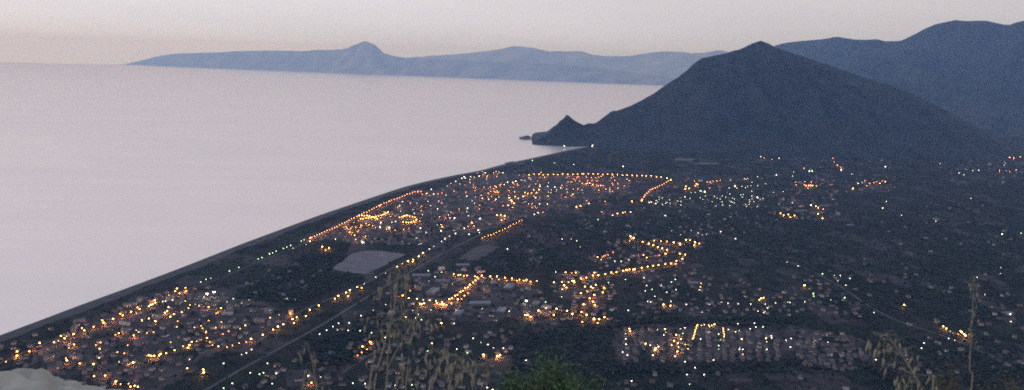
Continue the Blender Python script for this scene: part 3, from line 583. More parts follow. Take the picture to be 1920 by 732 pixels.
for k, col, wt in (('o', (1, .30, .08), 12000), ('y', (1, .38, .11), 12000), ('r', (1, .2, .1), 3000), ('p', (1, .28, .10), 10000), ('w', (1, .9, .75), 1300), ('g', (.75, 1, .65), 1000), ('F', (1, .95, .85), 14000)):
    ld = bpy.data.lights.new('lamp_light', 'POINT'); ld.color = col; ld.energy = wt; ld.shadow_soft_size = 1.5; LIGHT[k] = ld
def glow(k, x, y, z, parent=None, loc=None):
    l = bpy.data.objects.new('lamp_light', LIGHT[k]); C.objects.link(l)
    l.location = (x, y, z)
LROOT = {}
def place_lamp(c):
    x, y, k, px, py, s = c; b0, sc_ = spec(k)
    far = max(1.0, (y / 2600.0) ** .75); q = sc_ * min(far, 2.0) * 1.0
    full = y < 2900
    a, d = roadang(x, y)
    nm = 'floodlight_mast' if b0 == 'F' else ('street_lamp' if b0 in 'oyrp' else 'garden_lamp')
    if full:
        if b0 not in LROOT:
            t_ = empty(nm)
            for key in LM[b0]: part({'arm': 'crossbar' if b0 == 'F' else 'arm'}.get(key, key), LM[b0][key], t_)
            LROOT[b0] = t_; o = t_
        else: o = copy_tree(LROOT[b0])
    else: o = link(nm, SINGLE[b0])
    # pole is planted; the whole lamp grows a little with the size of its glow
    hs = q ** .8
    o.location = (x, y, GZ - .05); o.rotation_euler = (0, 0, a); o.scale = (hs, hs, hs) if q < 1 else (q ** .8, q ** .8, q ** .8)
    if b0 == 'F' or (b0 in 'oyrp' and (sc_ > 1 or (sc_ == 1 and len(items) % 2))) or (b0 in 'wg' and sc_ > 1): glow(b0, x + 2.0 * q ** .8 * math.cos(a) * (b0 in 'oyrp'), y + 2.0 * q ** .8 * math.sin(a) * (b0 in 'oyrp') - (2 if b0 == 'F' else 0), GZ + (5.4 * q ** .8 if b0 in 'oyrp' else (13 if b0 == 'F' else 3.0 * q ** .8)))
    ar = area(px, py)
    sz = {1.35: 'bright ', .58: 'faint '}.get(sc_, '') if b0 != 'F' else ''
    if b0 == 'F': d_ = 'tall mast with white floodlights'; cat = 'floodlight'; grp = 'tall floodlight masts'
    elif b0 in 'oyrp': d_ = f'{sz}{CN[b0]} street lamp'; cat = 'street lamp'; grp = 'street lamps of the ' + ar
    else: d_ = f'{sz}{CN[b0]} garden lamp'; cat = 'garden lamp'; grp = 'white lamps of the ' + ar
    tag(o, None, cat, grp); items.append((o, d_, ar, s))
for c in warm[:300] + cool[:300]: place_lamp(c)
label_all(items, 'lamp', 'in')
def merge_lamps(lst, name, label):
    V_ = []; F_ = []; mi = []; mats = [metal] + [EM[k] for k in 'oywgrp']; idx = {k: i + 1 for i, k in enumerate('oywgrp')}
    bm = bmesh.new(); bmesh.ops.create_icosphere(bm, subdivisions=1, radius=1); ico = [tuple(v.co) for v in bm.verts]; icf = [tuple(v.index for v in f.verts) for f in bm.faces]; bm.free()
    for x, y, k, px, py, s in lst:
        b0, sc_ = spec(k); b0 = 'w' if b0 == 'F' else b0; q = sc_ * min(2.0, max(1, (y / 2600) ** .75)); h = (8.1 if b0 in 'oyrp' else 4.8) * min(2.0, max(1, (y / 2600) ** .75)) ** .8; r_ = 1.4 * q ** .8
        if b0 in 'oyrp' and (sc_ > 1 or len(V_) % 3 == 0): glow(b0, x, y, GZ + h - r_ * 1.1)
        o = len(V_); V_ += [(x + a * r_, y + b_ * r_, GZ + h + c * r_ * .8) for a, b_, c in ico]; F_ += [tuple(o + i for i in f) for f in icf]; mi += [idx[b0]] * len(icf)
        o = len(V_); V_ += [(x - .15, y - .1, GZ), (x + .15, y - .1, GZ), (x, y + .15, GZ), (x - .08, y - .06, GZ + h - r_ * .7), (x + .08, y - .06, GZ + h - r_ * .7), (x, y + .08, GZ + h - r_ * .7)]
        F_ += [(o, o + 1, o + 4), (o, o + 4, o + 3), (o + 1, o + 2, o + 5), (o + 1, o + 5, o + 4), (o + 2, o, o + 3), (o + 2, o + 3, o + 5)]; mi += [0] * 6
    o = link(name, me_np(name, np.array(V_), np.array(F_), mats, np.array(mi))); tag(o, label, None, None, 'stuff')
print('LAMPS', len(warm), len(cool))
if warm[300:]: merge_lamps(warm[300:], 'distant_street_lamps', 'tiny orange street lamps crowding the far end of the seaside town')
if cool[300:]: merge_lamps(cool[300:], 'distant_garden_lamps', 'tiny white lamps dotted over the far town and plain')
LXY = np.array([(c[0], c[1]) for c in clean])
# two lamps on the jetty below the headland
for (px, py, d_) in ((1058, 275, 'white harbour lamp at the water under the rocky headland point'), (1111, 274, 'white harbour lamp where the beach meets the mountain')):
    p = G(px, py, 10); o = link('harbour_lamp', SINGLE['w']); o.location = (p[0], p[1], 1.5); o.scale = (3.2, 3.2, 3.2); tag(o, d_, 'harbour lamp', 'harbour lamps under the headland')

# ------------------------------------------------------------------ buildings
wallc = varmat('painted_render', [(.44, .42, .39), (.30, .28, .26), (.60, .58, .57), (.38, .27, .23), (.20, .18, .18), (.38, .33, .27), (.28, .27, .28)])
roofc = varmat('clay_roof_tiles', [(.11, .065, .055), (.14, .09, .075), (.08, .055, .05), (.13, .11, .105), (.09, .08, .08)])
flatr = varmat('flat_roofing', [(.14, .14, .15), (.10, .10, .10), (.18, .17, .18), (.12, .11, .10)])
glassd = mat('dark_window_glass', (.03, .035, .045), .15); doorw = mat('brown_painted_wood', (.12, .07, .045), .6)
litw = emit('lit_window_glow', (1, .62, .28), 1.6)
sheet = varmat('corrugated_sheet_roof', [(.20, .21, .23), (.27, .27, .30), (.16, .17, .18)], .6)
def house_meshes(v):
    w_, d_, h_ = [(11, 8.5, 3.4), (13, 9, 6.2), (9.5, 8, 5.8), (15, 9, 3.6)][v]; D = {}
    b_ = MB(); b_.box(-w_ / 2, w_ / 2, -d_ / 2, d_ / 2, 0, h_); D['wall'] = b_.mesh('wall', wallc)
    b_ = MB(); b_.gable(-w_ / 2 - .5, w_ / 2 + .5, -d_ / 2 - .5, d_ / 2 + .5, h_ + .01, h_ + 2.3, hip=2.2 if v % 2 else .0); D['roof'] = b_.mesh('roof', roofc)
    b_ = MB(); b_.box(w_ * .2, w_ * .2 + .8, .6, 1.3, h_ + 1.0, h_ + 3.0); D['chimney'] = b_.mesh('chimney', wallc)
    b_ = MB(); b_.box(-.55, .55, -d_ / 2 - .06, -d_ / 2 + .05, 0, 2.2); D['door'] = b_.mesh('door', doorw)
    D['win'] = []
    for s in (-1, 1):
        for x in (-w_ * .3, w_ * .3):
            for z in ([1.0] if h_ < 4 else [1.0, 4.0]):
                if z == 4.0 or True:
                    b_ = MB(); y = s * d_ / 2; b_.box(x - .6, x + .6, min(y, y + s * .05) , max(y, y + s * .05), z, z + 1.3); D['win'].append((b_, random.random() < .12))
    D['win'] = [m.mesh('window', litw if l else glassd) for m, l in D['win']]
    return D
def block_meshes(v):
    w_, d_, n_ = [(20, 12, 4), (28, 11, 3)][v]; h_ = n_ * 3.1 + .6; D = {}
    b_ = MB(); b_.box(-w_ / 2, w_ / 2, -d_ / 2, d_ / 2, 0, h_); D['wall'] = b_.mesh('wall', wallc)
    b_ = MB(); b_.box(-w_ / 2 - .3, w_ / 2 + .3, -d_ / 2 - .3, d_ / 2 + .3, h_ + .01, h_ + .5); b_.box(-2, 2, -2, 2, h_ + .5, h_ + 2.9); D['roof'] = b_.mesh('roof', flatr)
    b_ = MB(); b_.box(-.9, .9, -d_ / 2 - .06, -d_ / 2 + .05, 0, 2.3); D['door'] = b_.mesh('door', doorw)
    D['win'] = []
    for s in (-1, 1):
        for k in range(n_):
            for x in np.linspace(-w_ * .38, w_ * .38, 4):
                b_ = MB(); y = s * d_ / 2; b_.box(x - .8, x + .8, min(y, y + s * .05), max(y, y + s * .05), .95 + 3.1 * k, 2.4 + 3.1 * k); D['win'].append(b_.mesh('window', litw if random.random() < .12 else glassd))
    b_ = MB()
    return D
def ware_meshes(v):
    w_, d_, h_ = [(46, 22, 7), (30, 18, 6), (60, 26, 8)][v]; D = {}
    b_ = MB(); b_.box(-w_ / 2, w_ / 2, -d_ / 2, d_ / 2, 0, h_); D['wall'] = b_.mesh('wall', flatr)
    b_ = MB(); 
    for k in (0, 1): b_.gable(-w_ / 2 - .4, w_ / 2 + .4, -d_ / 2 - .3 + k * (d_ / 2 + .15), .0 - .05 + k * (d_ / 2 + .35), h_ + .01, h_ + 2.0)
    D['roof'] = b_.mesh('roof', sheet)
    D['win'] = []
    b_ = MB(); b_.box(-w_ / 2 - .08, -w_ / 2 + .05, -2.5, 2.5, 0, 4.6); D['door'] = b_.mesh('roller_door', metal)
    return D
KINDS = {'house': [house_meshes(i) for i in range(4)], 'apartment_building': [block_meshes(i) for i in range(2)], 'warehouse': [ware_meshes(i) for i in range(3)]}
def joined(D, name):
    V_ = []; F_ = []; mi = []; mats = []
    for m in [D['wall'], D['roof'], D['door']] + ([D['chimney']] if 'chimney' in D else []) + D['win']:
        mt = m.materials[0]
        if mt not in mats: mats.append(mt)
        off = len(V_); V_ += [tuple(v.co) for v in m.vertices]
        for f in m.polygons: F_.append(tuple(off + i for i in f.vertices)); mi.append(mats.index(mt))
    return me(name, V_, F_, mats, mi)
ONE = {k: [joined(D, k) for D in l] for k, l in KINDS.items()}
SHORE = math.atan2(coast[8][1] - coast[2][1], coast[8][0] - coast[2][0])
B = []   # x, y, rot, kind, variant
cell = {}
LC_ = {}
for q in LXY: LC_.setdefault((int(q[0] // 20), int(q[1] // 20)), []).append(q)
RC_ = {}
for q in RP: RC_.setdefault((int(q[0] // 60), int(q[1] // 60)), []).append(q)
def near(D_, cs, x, y, r):
    a, b_ = int(x // cs), int(y // cs); n_ = int(math.ceil(r / cs))
    return any((q[0] - x) ** 2 + (q[1] - y) ** 2 < r * r for i in range(a - n_, a + n_ + 1) for j in range(b_ - n_, b_ + n_ + 1) for q in D_.get((i, j), ()))
def distroad(x, y):
    a, b_ = int(x // 60), int(y // 60); l = [q for i in (a - 1, a, a + 1) for j in (b_ - 1, b_, b_ + 1) for q in RC_.get((i, j), ())]
    return min([math.hypot(q[0] - x, q[1] - y) for q in l], default=999)
FW = [np.array(gp(p)) for p, _ in FIELDS]
def infield(x, y): return any(inpoly(x, y, [tuple(q) for q in f]) for f in FW)
def try_b(x, y, rot, kind, var, gap=15):
    px, py = proj(x, y, GZ)
    if not (-30 < px < 1950 and py < 745): return False
    r_ = {'house': gap, 'apartment_building': 24, 'warehouse': 38}[kind]
    if near(cell, 20, x, y, r_): return False
    if near(LC_, 20, x, y, 8 if kind == 'house' else 13): return False
    if distroad(x, y) < {'house': 13, 'apartment_building': 18, 'warehouse': 26}[kind]: return False
    if infield(x, y): return False
    B.append([x, y, rot, kind, var]); cell.setdefault((int(x // 20), int(y // 20)), []).append((x, y))
    if kind != 'house':
        for u in (-12, 0, 12): cell.setdefault((int((x + u * math.cos(rot)) // 20), int((y + u * math.sin(rot)) // 20)), []).append((x + u * math.cos(rot), y + u * math.sin(rot)))
    return True
rr_ = random.Random(3)
for px, py, v_ in ((790, 520, 2), (830, 530, 0), (775, 541, 0), (812, 549, 2), (845, 512, 1), (868, 500, 0), (955, 541, 2), (925, 533, 1), (900, 572, 2), (985, 574, 2), (940, 585, 0), (1005, 571, 1), (860, 590, 0), (1502, 398, 2), (1530, 402, 2), (1594, 424, 1), (1755, 414, 0), (1470, 392, 1), (1545, 388, 0), (1300, 533, 1), (1890, 590, 1), (1760, 622, 1), (720, 548, 1), (735, 590, 1), (1330, 285, 1), (1890, 290, 2), (1500, 345, 2), (1520, 318, 1)):
    x, y = G(px, py); try_b(x, y, rr_.choice([.15, .15, .15 + math.pi / 2, SHORE]), 'warehouse', v_)
for i in range(len(ESTATE) - 1):   # estate terraces
    xa = (ESTATE[i] + ESTATE[i + 1]) / 2
    for k, py in enumerate(np.arange(619, 680, 4.2)):
        if i > 7 and py < 626: continue
        for s in (-9, 9):
            if rr_.random() < .38: continue
            x, y = G(xa + s + rr_.uniform(-3, 3) + (py - 650) * .05, py + rr_.uniform(-1.5, 1.5)); try_b(x, y, math.pi / 2 + rr_.uniform(-.04, .04), 'house', rr_.choice([0, 1, 2]), 11.5)
ZB = [([(-20, 745), (-20, 655), (90, 618), (150, 600), (300, 550), (400, 532), (480, 572), (560, 585), (470, 632), (400, 655), (330, 700), (260, 745)], 250, .13, 16),
      ([(585, 455), (650, 425), (760, 378), (830, 352), (850, 420), (790, 462), (700, 460), (640, 452)], 220, .03, 14),
      ([(820, 356), (860, 335), (990, 312), (1000, 330), (1200, 334), (1200, 365), (1060, 395), (1010, 400), (900, 432), (850, 440)], 340, .02, 14),
      ([(760, 600), (760, 520), (860, 498), (1010, 535), (1040, 560), (1020, 604), (880, 612)], 90, .2, 16),
      ([(1030, 520), (1150, 515), (1160, 605), (1030, 610)], 60, 0, 15), ([(1040, 535), (1090, 500), (1280, 485), (1290, 500), (1100, 530)], 30, 0, 15),
      ([(1095, 500), (1100, 468), (1180, 440), (1320, 440), (1320, 466), (1200, 490)], 75, 0, 15),
      ([(1190, 600), (1190, 515), (1300, 505), (1480, 545), (1480, 600)], 100, 0, 16), ([(1500, 690), (1490, 625), (1580, 625), (1630, 670), (1600, 695)], 75, 0, 13),
      ([(1480, 600), (1470, 520), (1540, 500), (1640, 530), (1620, 595)], 50, 0, 16), ([(1200, 400), (1200, 370), (1300, 330), (1560, 320), (1580, 370), (1450, 392)], 170, .03, 16),
      ([(1440, 420), (1440, 375), (1580, 370), (1590, 415)], 30, .2, 16), ([(1560, 370), (1480, 300), (1670, 290), (1680, 360)], 60, .1, 15), ([(1780, 350), (1780, 280), (1920, 280), (1920, 350)], 55, .1, 15),
      ([(420, 745), (520, 680), (620, 640), (740, 640), (820, 610), (960, 620), (960, 745)], 130, 0, 16), ([(600, 640), (700, 560), (760, 540), (760, 640)], 16, 0, 16),
      ([(1150, 745), (1150, 690), (1600, 700), (1600, 745)], 14, 0, 18), ([(1640, 700), (1700, 600), (1920, 560), (1920, 700)], 40, 0, 18), ([(1080, 440), (1100, 400), (1440, 400), (1440, 440)], 60, 0, 16),
      ([(1600, 560), (1650, 380), (1920, 380), (1920, 560)], 50, 0, 16), ([(960, 440), (1060, 400), (1100, 440), (1000, 500)], 14, 0, 16), ([(400, 560), (560, 480), (620, 520), (480, 590)], 18, 0, 16)]
for pl, n_, pa, gap in ZB:
    xs_ = [p[0] for p in pl]; ys_ = [p[1] for p in pl]; c = t_ = 0
    while c < n_ and t_ < n_ * 30:
        t_ += 1; px, py = rr_.uniform(min(xs_), max(xs_)), rr_.uniform(min(ys_), max(ys_))
        if not inpoly(px, py, pl): continue
        x, y = G(px, py)
        if y > 7700 or sdist(np.array([x]), np.array([y]))[0] < 75: continue
        a, d = roadang(x, y); rot = (a + math.pi / 2 if d < 120 else SHORE) + rr_.choice([0, math.pi / 2]) + rr_.uniform(-.08, .08)
        kind = 'apartment_building' if rr_.random() < pa else 'house'
        if try_b(x, y, rot, kind, rr_.randrange(2 if kind != 'house' else 4), gap): c += 1
B.sort(key=lambda q: q[1])
print('BUILDINGS', len(B), {k: sum(b[3] == k for b in B) for k in KINDS})
cnt = {k: 0 for k in KINDS}; rest = []; items = []; PROTO = {}
DESC = {'house': ['low gabled house', 'two storey hipped house', 'narrow two storey house', 'long low hipped house'], 'apartment_building': ['flat roofed apartment block', 'long flat roofed block'], 'warehouse': ['pale roofed warehouse', 'small pale roofed shed', 'large pale roofed warehouse']}
def whole(kind, var):
    D = KINDS[kind][var]; r_ = empty(kind)
    part('wall', D['wall'], r_); rf = part('roof', D['roof'], r_)
    if 'chimney' in D: part('chimney', D['chimney'], rf)
    part('roller_door' if kind == 'warehouse' else 'door', D['door'], r_)
    for m in D['win']: part('window', m, r_)
    return r_
bsd = sdist(np.array([b_[0] for b_ in B]), np.array([b_[1] for b_ in B]))
for b_, s in zip(B, bsd):
    x, y, rot, kind, var = b_
    if cnt[kind] >= 300: rest.append(b_); continue
    cnt[kind] += 1; px, py = proj(x, y, GZ)
    if y < (2080 if kind == 'house' else 2600):
        if (kind, var) in PROTO: o = copy_tree(PROTO[(kind, var)])
        else: o = whole(kind, var); PROTO[(kind, var)] = o
    else: o = link(kind, ONE[kind][var])
    o.location = (x, y, GZ - .02); o.rotation_euler = (0, 0, rot)
    ar = area(px, py); tag(o, None, {'house': 'house', 'apartment_building': 'apartment building', 'warehouse': 'warehouse'}[kind], {'house': 'houses', 'apartment_building': 'apartment blocks', 'warehouse': 'warehouses'}[kind] + ' of the ' + ar)
    items.append((o, DESC[kind][var], ar, s))
label_all(items, 'house', 'in')
if rest:
    V_ = []; F_ = []; mi = []; mats = [wallc, roofc, flatr, glassd, litw]
    for x, y, rot, kind, var in rest:
        w_, d_, h_ = ([(11, 8.5, 3.4), (13, 9, 6.2), (9.5, 8, 5.8), (15, 9, 3.6)][var] if kind == 'house' else [(20, 12, 13), (28, 11, 9.9)][var])
        b_ = MB(); b_.box(-w_ / 2, w_ / 2, -d_ / 2, d_ / 2, 0, h_, 0)
        if kind == 'house': b_.gable(-w_ / 2 - .5, w_ / 2 + .5, -d_ / 2 - .5, d_ / 2 + .5, h_ + .01, h_ + 2.3, 1, 2 if var % 2 else 0)
        else: b_.box(-w_ / 2 - .3, w_ / 2 + .3, -d_ / 2 - .3, d_ / 2 + .3, h_ + .01, h_ + .6, 2)
        for s in (-1, 1):
            for xx in (-w_ * .3, w_ * .3):
                yy = s * d_ / 2; b_.box(xx - .7, xx + .7, min(yy, yy + s * .06), max(yy, yy + s * .06), h_ - 2.3, h_ - 1.0, 4 if rr_.random() < .1 else 3)
        c_, s_ = math.cos(rot), math.sin(rot); off = len(V_)
        V_ += [(x + c_ * a - s_ * q, y + s_ * a + c_ * q, GZ + z) for a, q, z in b_.v]; F_ += [tuple(off + i for i in f) for f in b_.f]; mi += b_.m
    tag(link('distant_town_houses', me('distant_town_houses', V_, F_, mats, mi)), 'closely packed small houses filling the distant seaside town', None, None, 'stuff')

# ------------------------------------------------------------------ trees of the plain
leafm = varmat('tree_foliage', [(.014, .027, .014), (.022, .036, .018), (.010, .020, .012), (.030, .040, .024), (.016, .026, .018)], .9)
bark = mat('bark', (.06, .045, .035), .9)
def crown_mesh(seed, n_, rx, rz, z0):
    rg = np.random.RandomState(seed); V_ = []; F_ = []
    lob = rg.normal(0, 1, (7, 3)); lob /= np.linalg.norm(lob, axis=1)[:, None]; lob *= rg.uniform(.25, .7, 7)[:, None]
    for i in range(n_):
        c = lob[rg.randint(7)]; d = rg.normal(0, 1, 3); d /= np.linalg.norm(d); p = c + d * rg.uniform(.25, .5)
        p = np.array([p[0] * rx, p[1] * rx, p[2] * rz + z0]); s = rg.uniform(.35, .8)
        a = rg.normal(0, 1, 3); a /= np.linalg.norm(a); b_ = np.cross(a, rg.normal(0, 1, 3)); b_ /= np.linalg.norm(b_); c2 = np.cross(a, b_)
        o = len(V_); V_ += [p + a * s, p + b_ * s * .7, p - a * s, p - b_ * s * .7, p + c2 * s * .35]; F_ += [(o, o + 1, o + 4), (o + 1, o + 2, o + 4), (o + 2, o + 3, o + 4), (o + 3, o, o + 4)]
    return me_np('crown', np.array(V_), np.array(F_), leafm)
TREE = []
for v_, (rx, rz, z0, nm) in enumerate([(4.2, 3.2, 5.0, 'broad round tree'), (3.2, 3.0, 4.2, 'small round tree'), (2.0, 4.6, 6.0, 'slender upright tree'), (5.4, 2.8, 6.4, 'wide flat-topped tree')]):
    b_ = MB(); b_.tube([(0, 0, -.2), (.15, .1, z0 * .5), (.1, -.1, z0)], [.32, .24, .12], 6)
    for k in range(4): a = k * 1.6; b_.tube([(.12, 0, z0 * .5), (math.cos(a) * rx * .45, math.sin(a) * rx * .45, z0 + .2)], [.14, .05], 4)
    TREE.append((b_.mesh('trunk', bark), crown_mesh(v_ + 5, 240, rx, rz, z0), nm))
tc_ = {}; T = []
DENSE = [[(430, 560), (585, 470), (660, 455), (640, 490), (620, 510), (690, 520), (560, 570)], [(900, 520), (880, 495), (1010, 420), (1090, 405), (1180, 430), (1160, 470), (1050, 510)],
         [(1150, 612), (1150, 596), (1500, 596), (1500, 610)], [(1150, 700), (1150, 680), (1640, 682), (1640, 700)], [(960, 740), (960, 610), (1150, 610), (1150, 740)], [(1560, 600), (1560, 400), (1920, 360), (1920, 600)], [(1080, 300), (1080, 285), (1260, 290), (1250, 318), (1000, 318), (960, 308)],
         [(1150, 440), (1150, 400), (1560, 400), (1560, 520), (1350, 480)], [(560, 660), (740, 560), (740, 640), (600, 720)], [(1640, 740), (1640, 640), (1920, 620), (1920, 740)], [(780, 380), (700, 470), (840, 470), (860, 440)]]
ENT = [(( -20, 1940), (270, 745), 1900, None)] + [(None, None, n_, pl) for n_, pl in zip((700, 800, 350, 260, 420, 1100, 350, 900, 260, 420, 150), DENSE)]
for rx_, ry_, n_, pl in ENT:
    if pl: rx_ = (min(p[0] for p in pl), max(p[0] for p in pl)); ry_ = (min(p[1] for p in pl), max(p[1] for p in pl))
    c = t_ = 0
    while c < n_ and t_ < n_ * 8:
        t_ += 1; px, py = rr_.uniform(*rx_), rr_.uniform(*ry_)
        if pl and not inpoly(px, py, pl): continue
        x, y = G(px, py)
        if y > 7600 or near(tc_, 20, x, y, 4.5): continue
        if near(cell, 20, x, y, 10) or near(LC_, 20, x, y, 6) or near(LC_, 20, x, y - 9, 6) or distroad(x, y) < 8 or infield(x, y): continue
        if distroad(x, y - 10) < 8 and rr_.random() < .8: continue
        T.append((x, y)); tc_.setdefault((int(x // 20), int(y // 20)), []).append((x, y)); c += 1
ts = sdist(np.array([p[0] for p in T]), np.array([p[1] for p in T]))
T = sorted([(y, x, s) for (x, y), s in zip(T, ts) if s > 66])
print('TREES', len(T))
items = []; TP = {}; k_ = 0; far_t = []
for y, x, s in T:
    px, py = proj(x, y, GZ + 4)
    if k_ >= 300 or not (0 < px < 1920 and py < 729) or (px < 250 and py > 690 - px * .0 and py > 690): 
        if py < 750: far_t.append((x, y))
        continue
    k_ += 1; v_ = rr_.randrange(4)
    if v_ in TP: o = copy_tree(TP[v_])
    else:
        o = empty('tree'); part('trunk', TREE[v_][0], o); part('crown', TREE[v_][1], o); TP[v_] = o
    o.location = (x, y, GZ); o.rotation_euler = (0, 0, rr_.uniform(0, 6.28)); q = rr_.uniform(.75, 1.25); o.scale = (q, q, q * rr_.uniform(.85, 1.15))
    ar = area(px, py); tag(o, None, 'tree', 'trees of the ' + ar); items.append((o, 'dark ' + TREE[v_][2], ar, s))
label_all(items, 'tree', 'in')
bm = bmesh.new(); bmesh.ops.create_icosphere(bm, subdivisions=2, radius=1); bv = np.array([v.co[:] for v in bm.verts]); bf = np.array([[v.index for v in f.verts] for f in bm.faces]); bm.free()
n_ = len(far_t); rg = np.random.RandomState(4); P_ = np.array(far_t)
cen = np.concatenate([P_, np.full((n_, 1), GZ + 3.6)], 1)
sc3 = np.stack([rg.uniform(2.6, 5.2, n_)] * 2 + [rg.uniform(2.6, 4.4, n_)], 1)
jit = 1 + rg.uniform(-.38, .3, (n_, len(bv), 1))
VV = (bv[None] * jit * sc3[:, None, :] + cen[:, None, :]).reshape(-1, 3); FF = (bf[None] + (np.arange(n_) * len(bv))[:, None, None]).reshape(-1, 3)
tag(link('woodland', me_np('woodland', VV, FF, leafm)), 'dark orchards and woods covering the plain between the lights', None, None, 'stuff')

# ------------------------------------------------------------------ boulder, oats and shrubs beside the camera
rock = mat('pale_limestone', (.34, .31, .23), .9, (.62, .58, .45), 5.0, 8, bump=.5, rng=(.3, .7))
def rel(px, py, dist):
    d = ray(px, py); t_ = dist / d.y; return Vector((d.x * t_, dist, H + d.z * t_))
bm = bmesh.new(); bmesh.ops.create_icosphere(bm, subdivisions=6, radius=1)
for v in bm.verts:
    c = v.co.copy(); f_ = 1 + .20 * noise.fractal(c * 1.3 + Vector((4, 2, 0)), .9, 2.1, 4) + .05 * noise.fractal(c * 6, .8, 2.2, 5)
    cr = abs(noise.noise(c * 3.1 + Vector((1, 7, 3)))); f_ -= .05 * max(0, .12 - cr) / .12
    v.co = c * f_
    if v.co.z > .5: v.co.z = .5 + (v.co.z - .5) * .35
    v.co = Vector((v.co.x * .40, v.co.y * .36, v.co.z * .70))
mm_ = bpy.data.meshes.new('boulder'); bm.to_mesh(mm_); bm.free(); mm_.materials.append(rock); mm_.polygons.foreach_set('use_smooth', [True] * len(mm_.polygons))
tp = rel(95, 700, 3.0); o = link('boulder', mm_, loc=(tp.x - .13, tp.y, tp.z - .50)); o.rotation_euler = (0, R(6), .3)
tag(o, 'pale rounded limestone boulder at the hilltop edge, bottom corner beside the sea', 'boulder')

straw = mat('dry_straw', (.30, .27, .18), .8, (.40, .36, .25), 40)
husk = mat('dry_oat_husk', (.29, .26, .17), .8, (.42, .38, .26), 60)
def ground_z(x, y):
    q = math.hypot(x, y); return H - 1.64 - max(0, q - 3.9) * .76
def bez(pts, n_=26):
    P_ = [Vector(p) for p in pts]; out_ = []
    for i in range(n_ + 1):
        t_ = i / n_; Q = list(P_)
        while len(Q) > 1: Q = [Q[j].lerp(Q[j + 1], t_) for j in range(len(Q) - 1)]
        out_.append(Q[0])
    return out_
def husk_shape(b_, p, d, l, w_):
    d = d.normalized(); u = d.orthogonal().normalized(); q = d.cross(u)
    rings = [(0, .15), (.25, .9), (.5, 1), (.75, .6), (1.0, .06)]; n_ = 5; o = len(b_.v)
    for t_, r_ in rings:
        for k in range(n_): a = 2 * math.pi * k / n_; b_.v.append(tuple(p + d * l * t_ + (u * math.cos(a) + q * math.sin(a)) * r_ * w_))
    for i in range(len(rings) - 1):
        for k in range(n_): b_.f.append((o + i * n_ + k, o + i * n_ + (k + 1) % n_, o + (i + 1) * n_ + (k + 1) % n_, o + (i + 1) * n_ + k)); b_.m.append(0)
    b_.tube([p + d * l, p + d * l * 1.5 + Vector((rr_.uniform(-.006, .006), 0, rr_.uniform(-.004, .004)))], .0005, 3)
def oat(px_pts, dist, n_sp, frm, label, lean=.0, sl=.020, sw=.0024, thick=.0016, lk=.06):
    top = [rel(px, py, dist + lean * i) for i, (px, py) in enumerate(px_pts)]
    g = top[0].copy(); g.z = ground_z(g.x, g.y) ; g.x -= rr_.uniform(.02, .08)
    r_ = empty('wild_oat', g)
    K_ = [g] + top; K_ = [K_[0]] + K_ + [K_[-1]]; path = []
    for a_ in range(1, len(K_) - 2):
        for j in range(7):
            t_ = j / 7; P0, P1, P2, P3 = K_[a_ - 1:a_ + 3]
            path.append(.5 * (2 * P1 + (P2 - P0) * t_ + (2 * P0 - 5 * P1 + 4 * P2 - P3) * t_ ** 2 + (3 * P1 - P0 - 3 * P2 + P3) * t_ ** 3) - g)
    path.append(top[-1] - g)
    b_ = MB(); b_.tube(path, [thick * (1.3 - i / len(path)) for i in range(len(path))], 5); part('stem', b_.mesh('stem', straw, True), r_)
    b_ = MB()
    for k in range(2):   # narrow leaf blades low on the stem
        i = 2 + k * 3; p = path[i]; a = rr_.uniform(0, 6.28); dd = Vector((math.cos(a), math.sin(a), .9)).normalized()
        l = .22; sd_ = dd.cross(Vector((0, 0, 1))).normalized() * .004
        ctr = [p + dd * l * t_ + Vector((0, 0, -.18 * t_ * t_)) for t_ in (0, .3, .6, 1)]; o = len(b_.v)
        for j, c in enumerate(ctr): wv = (1, 1, .7, .05)[j]; b_.v += [tuple(c - sd_ * wv), tuple(c + sd_ * wv)]
        for j in range(3): b_.f.append((o + 2 * j, o + 2 * j + 1, o + 2 * j + 3, o + 2 * j + 2)); b_.m.append(0)
    part('leaf_blade', b_.mesh('leaf_blade', straw), r_)
    b_ = MB(); n0 = 7 + int({.70: .42, .72: .5, .84: .2, .86: .25, .68: .3, .74: .45, .76: .35, .80: .3, .88: .2}[frm] * (len(path) - 7))
    for k in range(n_sp):
        i = rr_.randrange(n0, len(path)); p = path[i]; a = rr_.uniform(0, 6.28); t_ = (i - n0) / (len(path) - n0)
        ln = lk * (1.15 - .75 * t_) * rr_.uniform(.4, 1.1); q = p + Vector((math.cos(a) * ln, math.sin(a) * ln * .8, ln * rr_.uniform(-.1, .5)))
        e = q + Vector((math.cos(a) * .008, 0, -.02)); b_.tube([p, q, e], .0006, 3)
        for z in range(1): husk_shape(b_, e, Vector((rr_.uniform(-.3, .3), rr_.uniform(-.3, .3), -1)), sl * rr_.uniform(.8, 1.2), sw * rr_.uniform(.8, 1.3))
    part('seed_head', b_.mesh('seed_head', husk, True), r_)
    tag(r_, label, 'wild oat', 'dry wild oats at the hilltop edge')
oat([(690, 745), (708, 690), (728, 620), (742, 560), (748, 500)], 2.1, 30, .70, 'tallest dry wild oat stalk, topped by a shaggy seed head over the lights', thick=.0019)
oat([(722, 745), (726, 680), (733, 600), (732, 512)], 2.3, 16, .70, 'thin straight wild oat with few seeds, close beside the tallest stalk')
oat([(700, 750), (722, 700), (748, 650), (778, 600), (795, 596)], 2.2, 16, .72, 'wild oat arching away from the tallest stalk, low tip drooping')
oat([(758, 752), (763, 710), (766, 668)], 2.2, 12, .86, 'short upright wild oat with pale husks just beyond the tallest stalk', lk=.03)
oat([(800, 770), (812, 720), (832, 672), (858, 668), (874, 700)], 2.0, 24, .72, 'bowed wild oat whose thick yellow seed head droops in a hook', thick=.002)
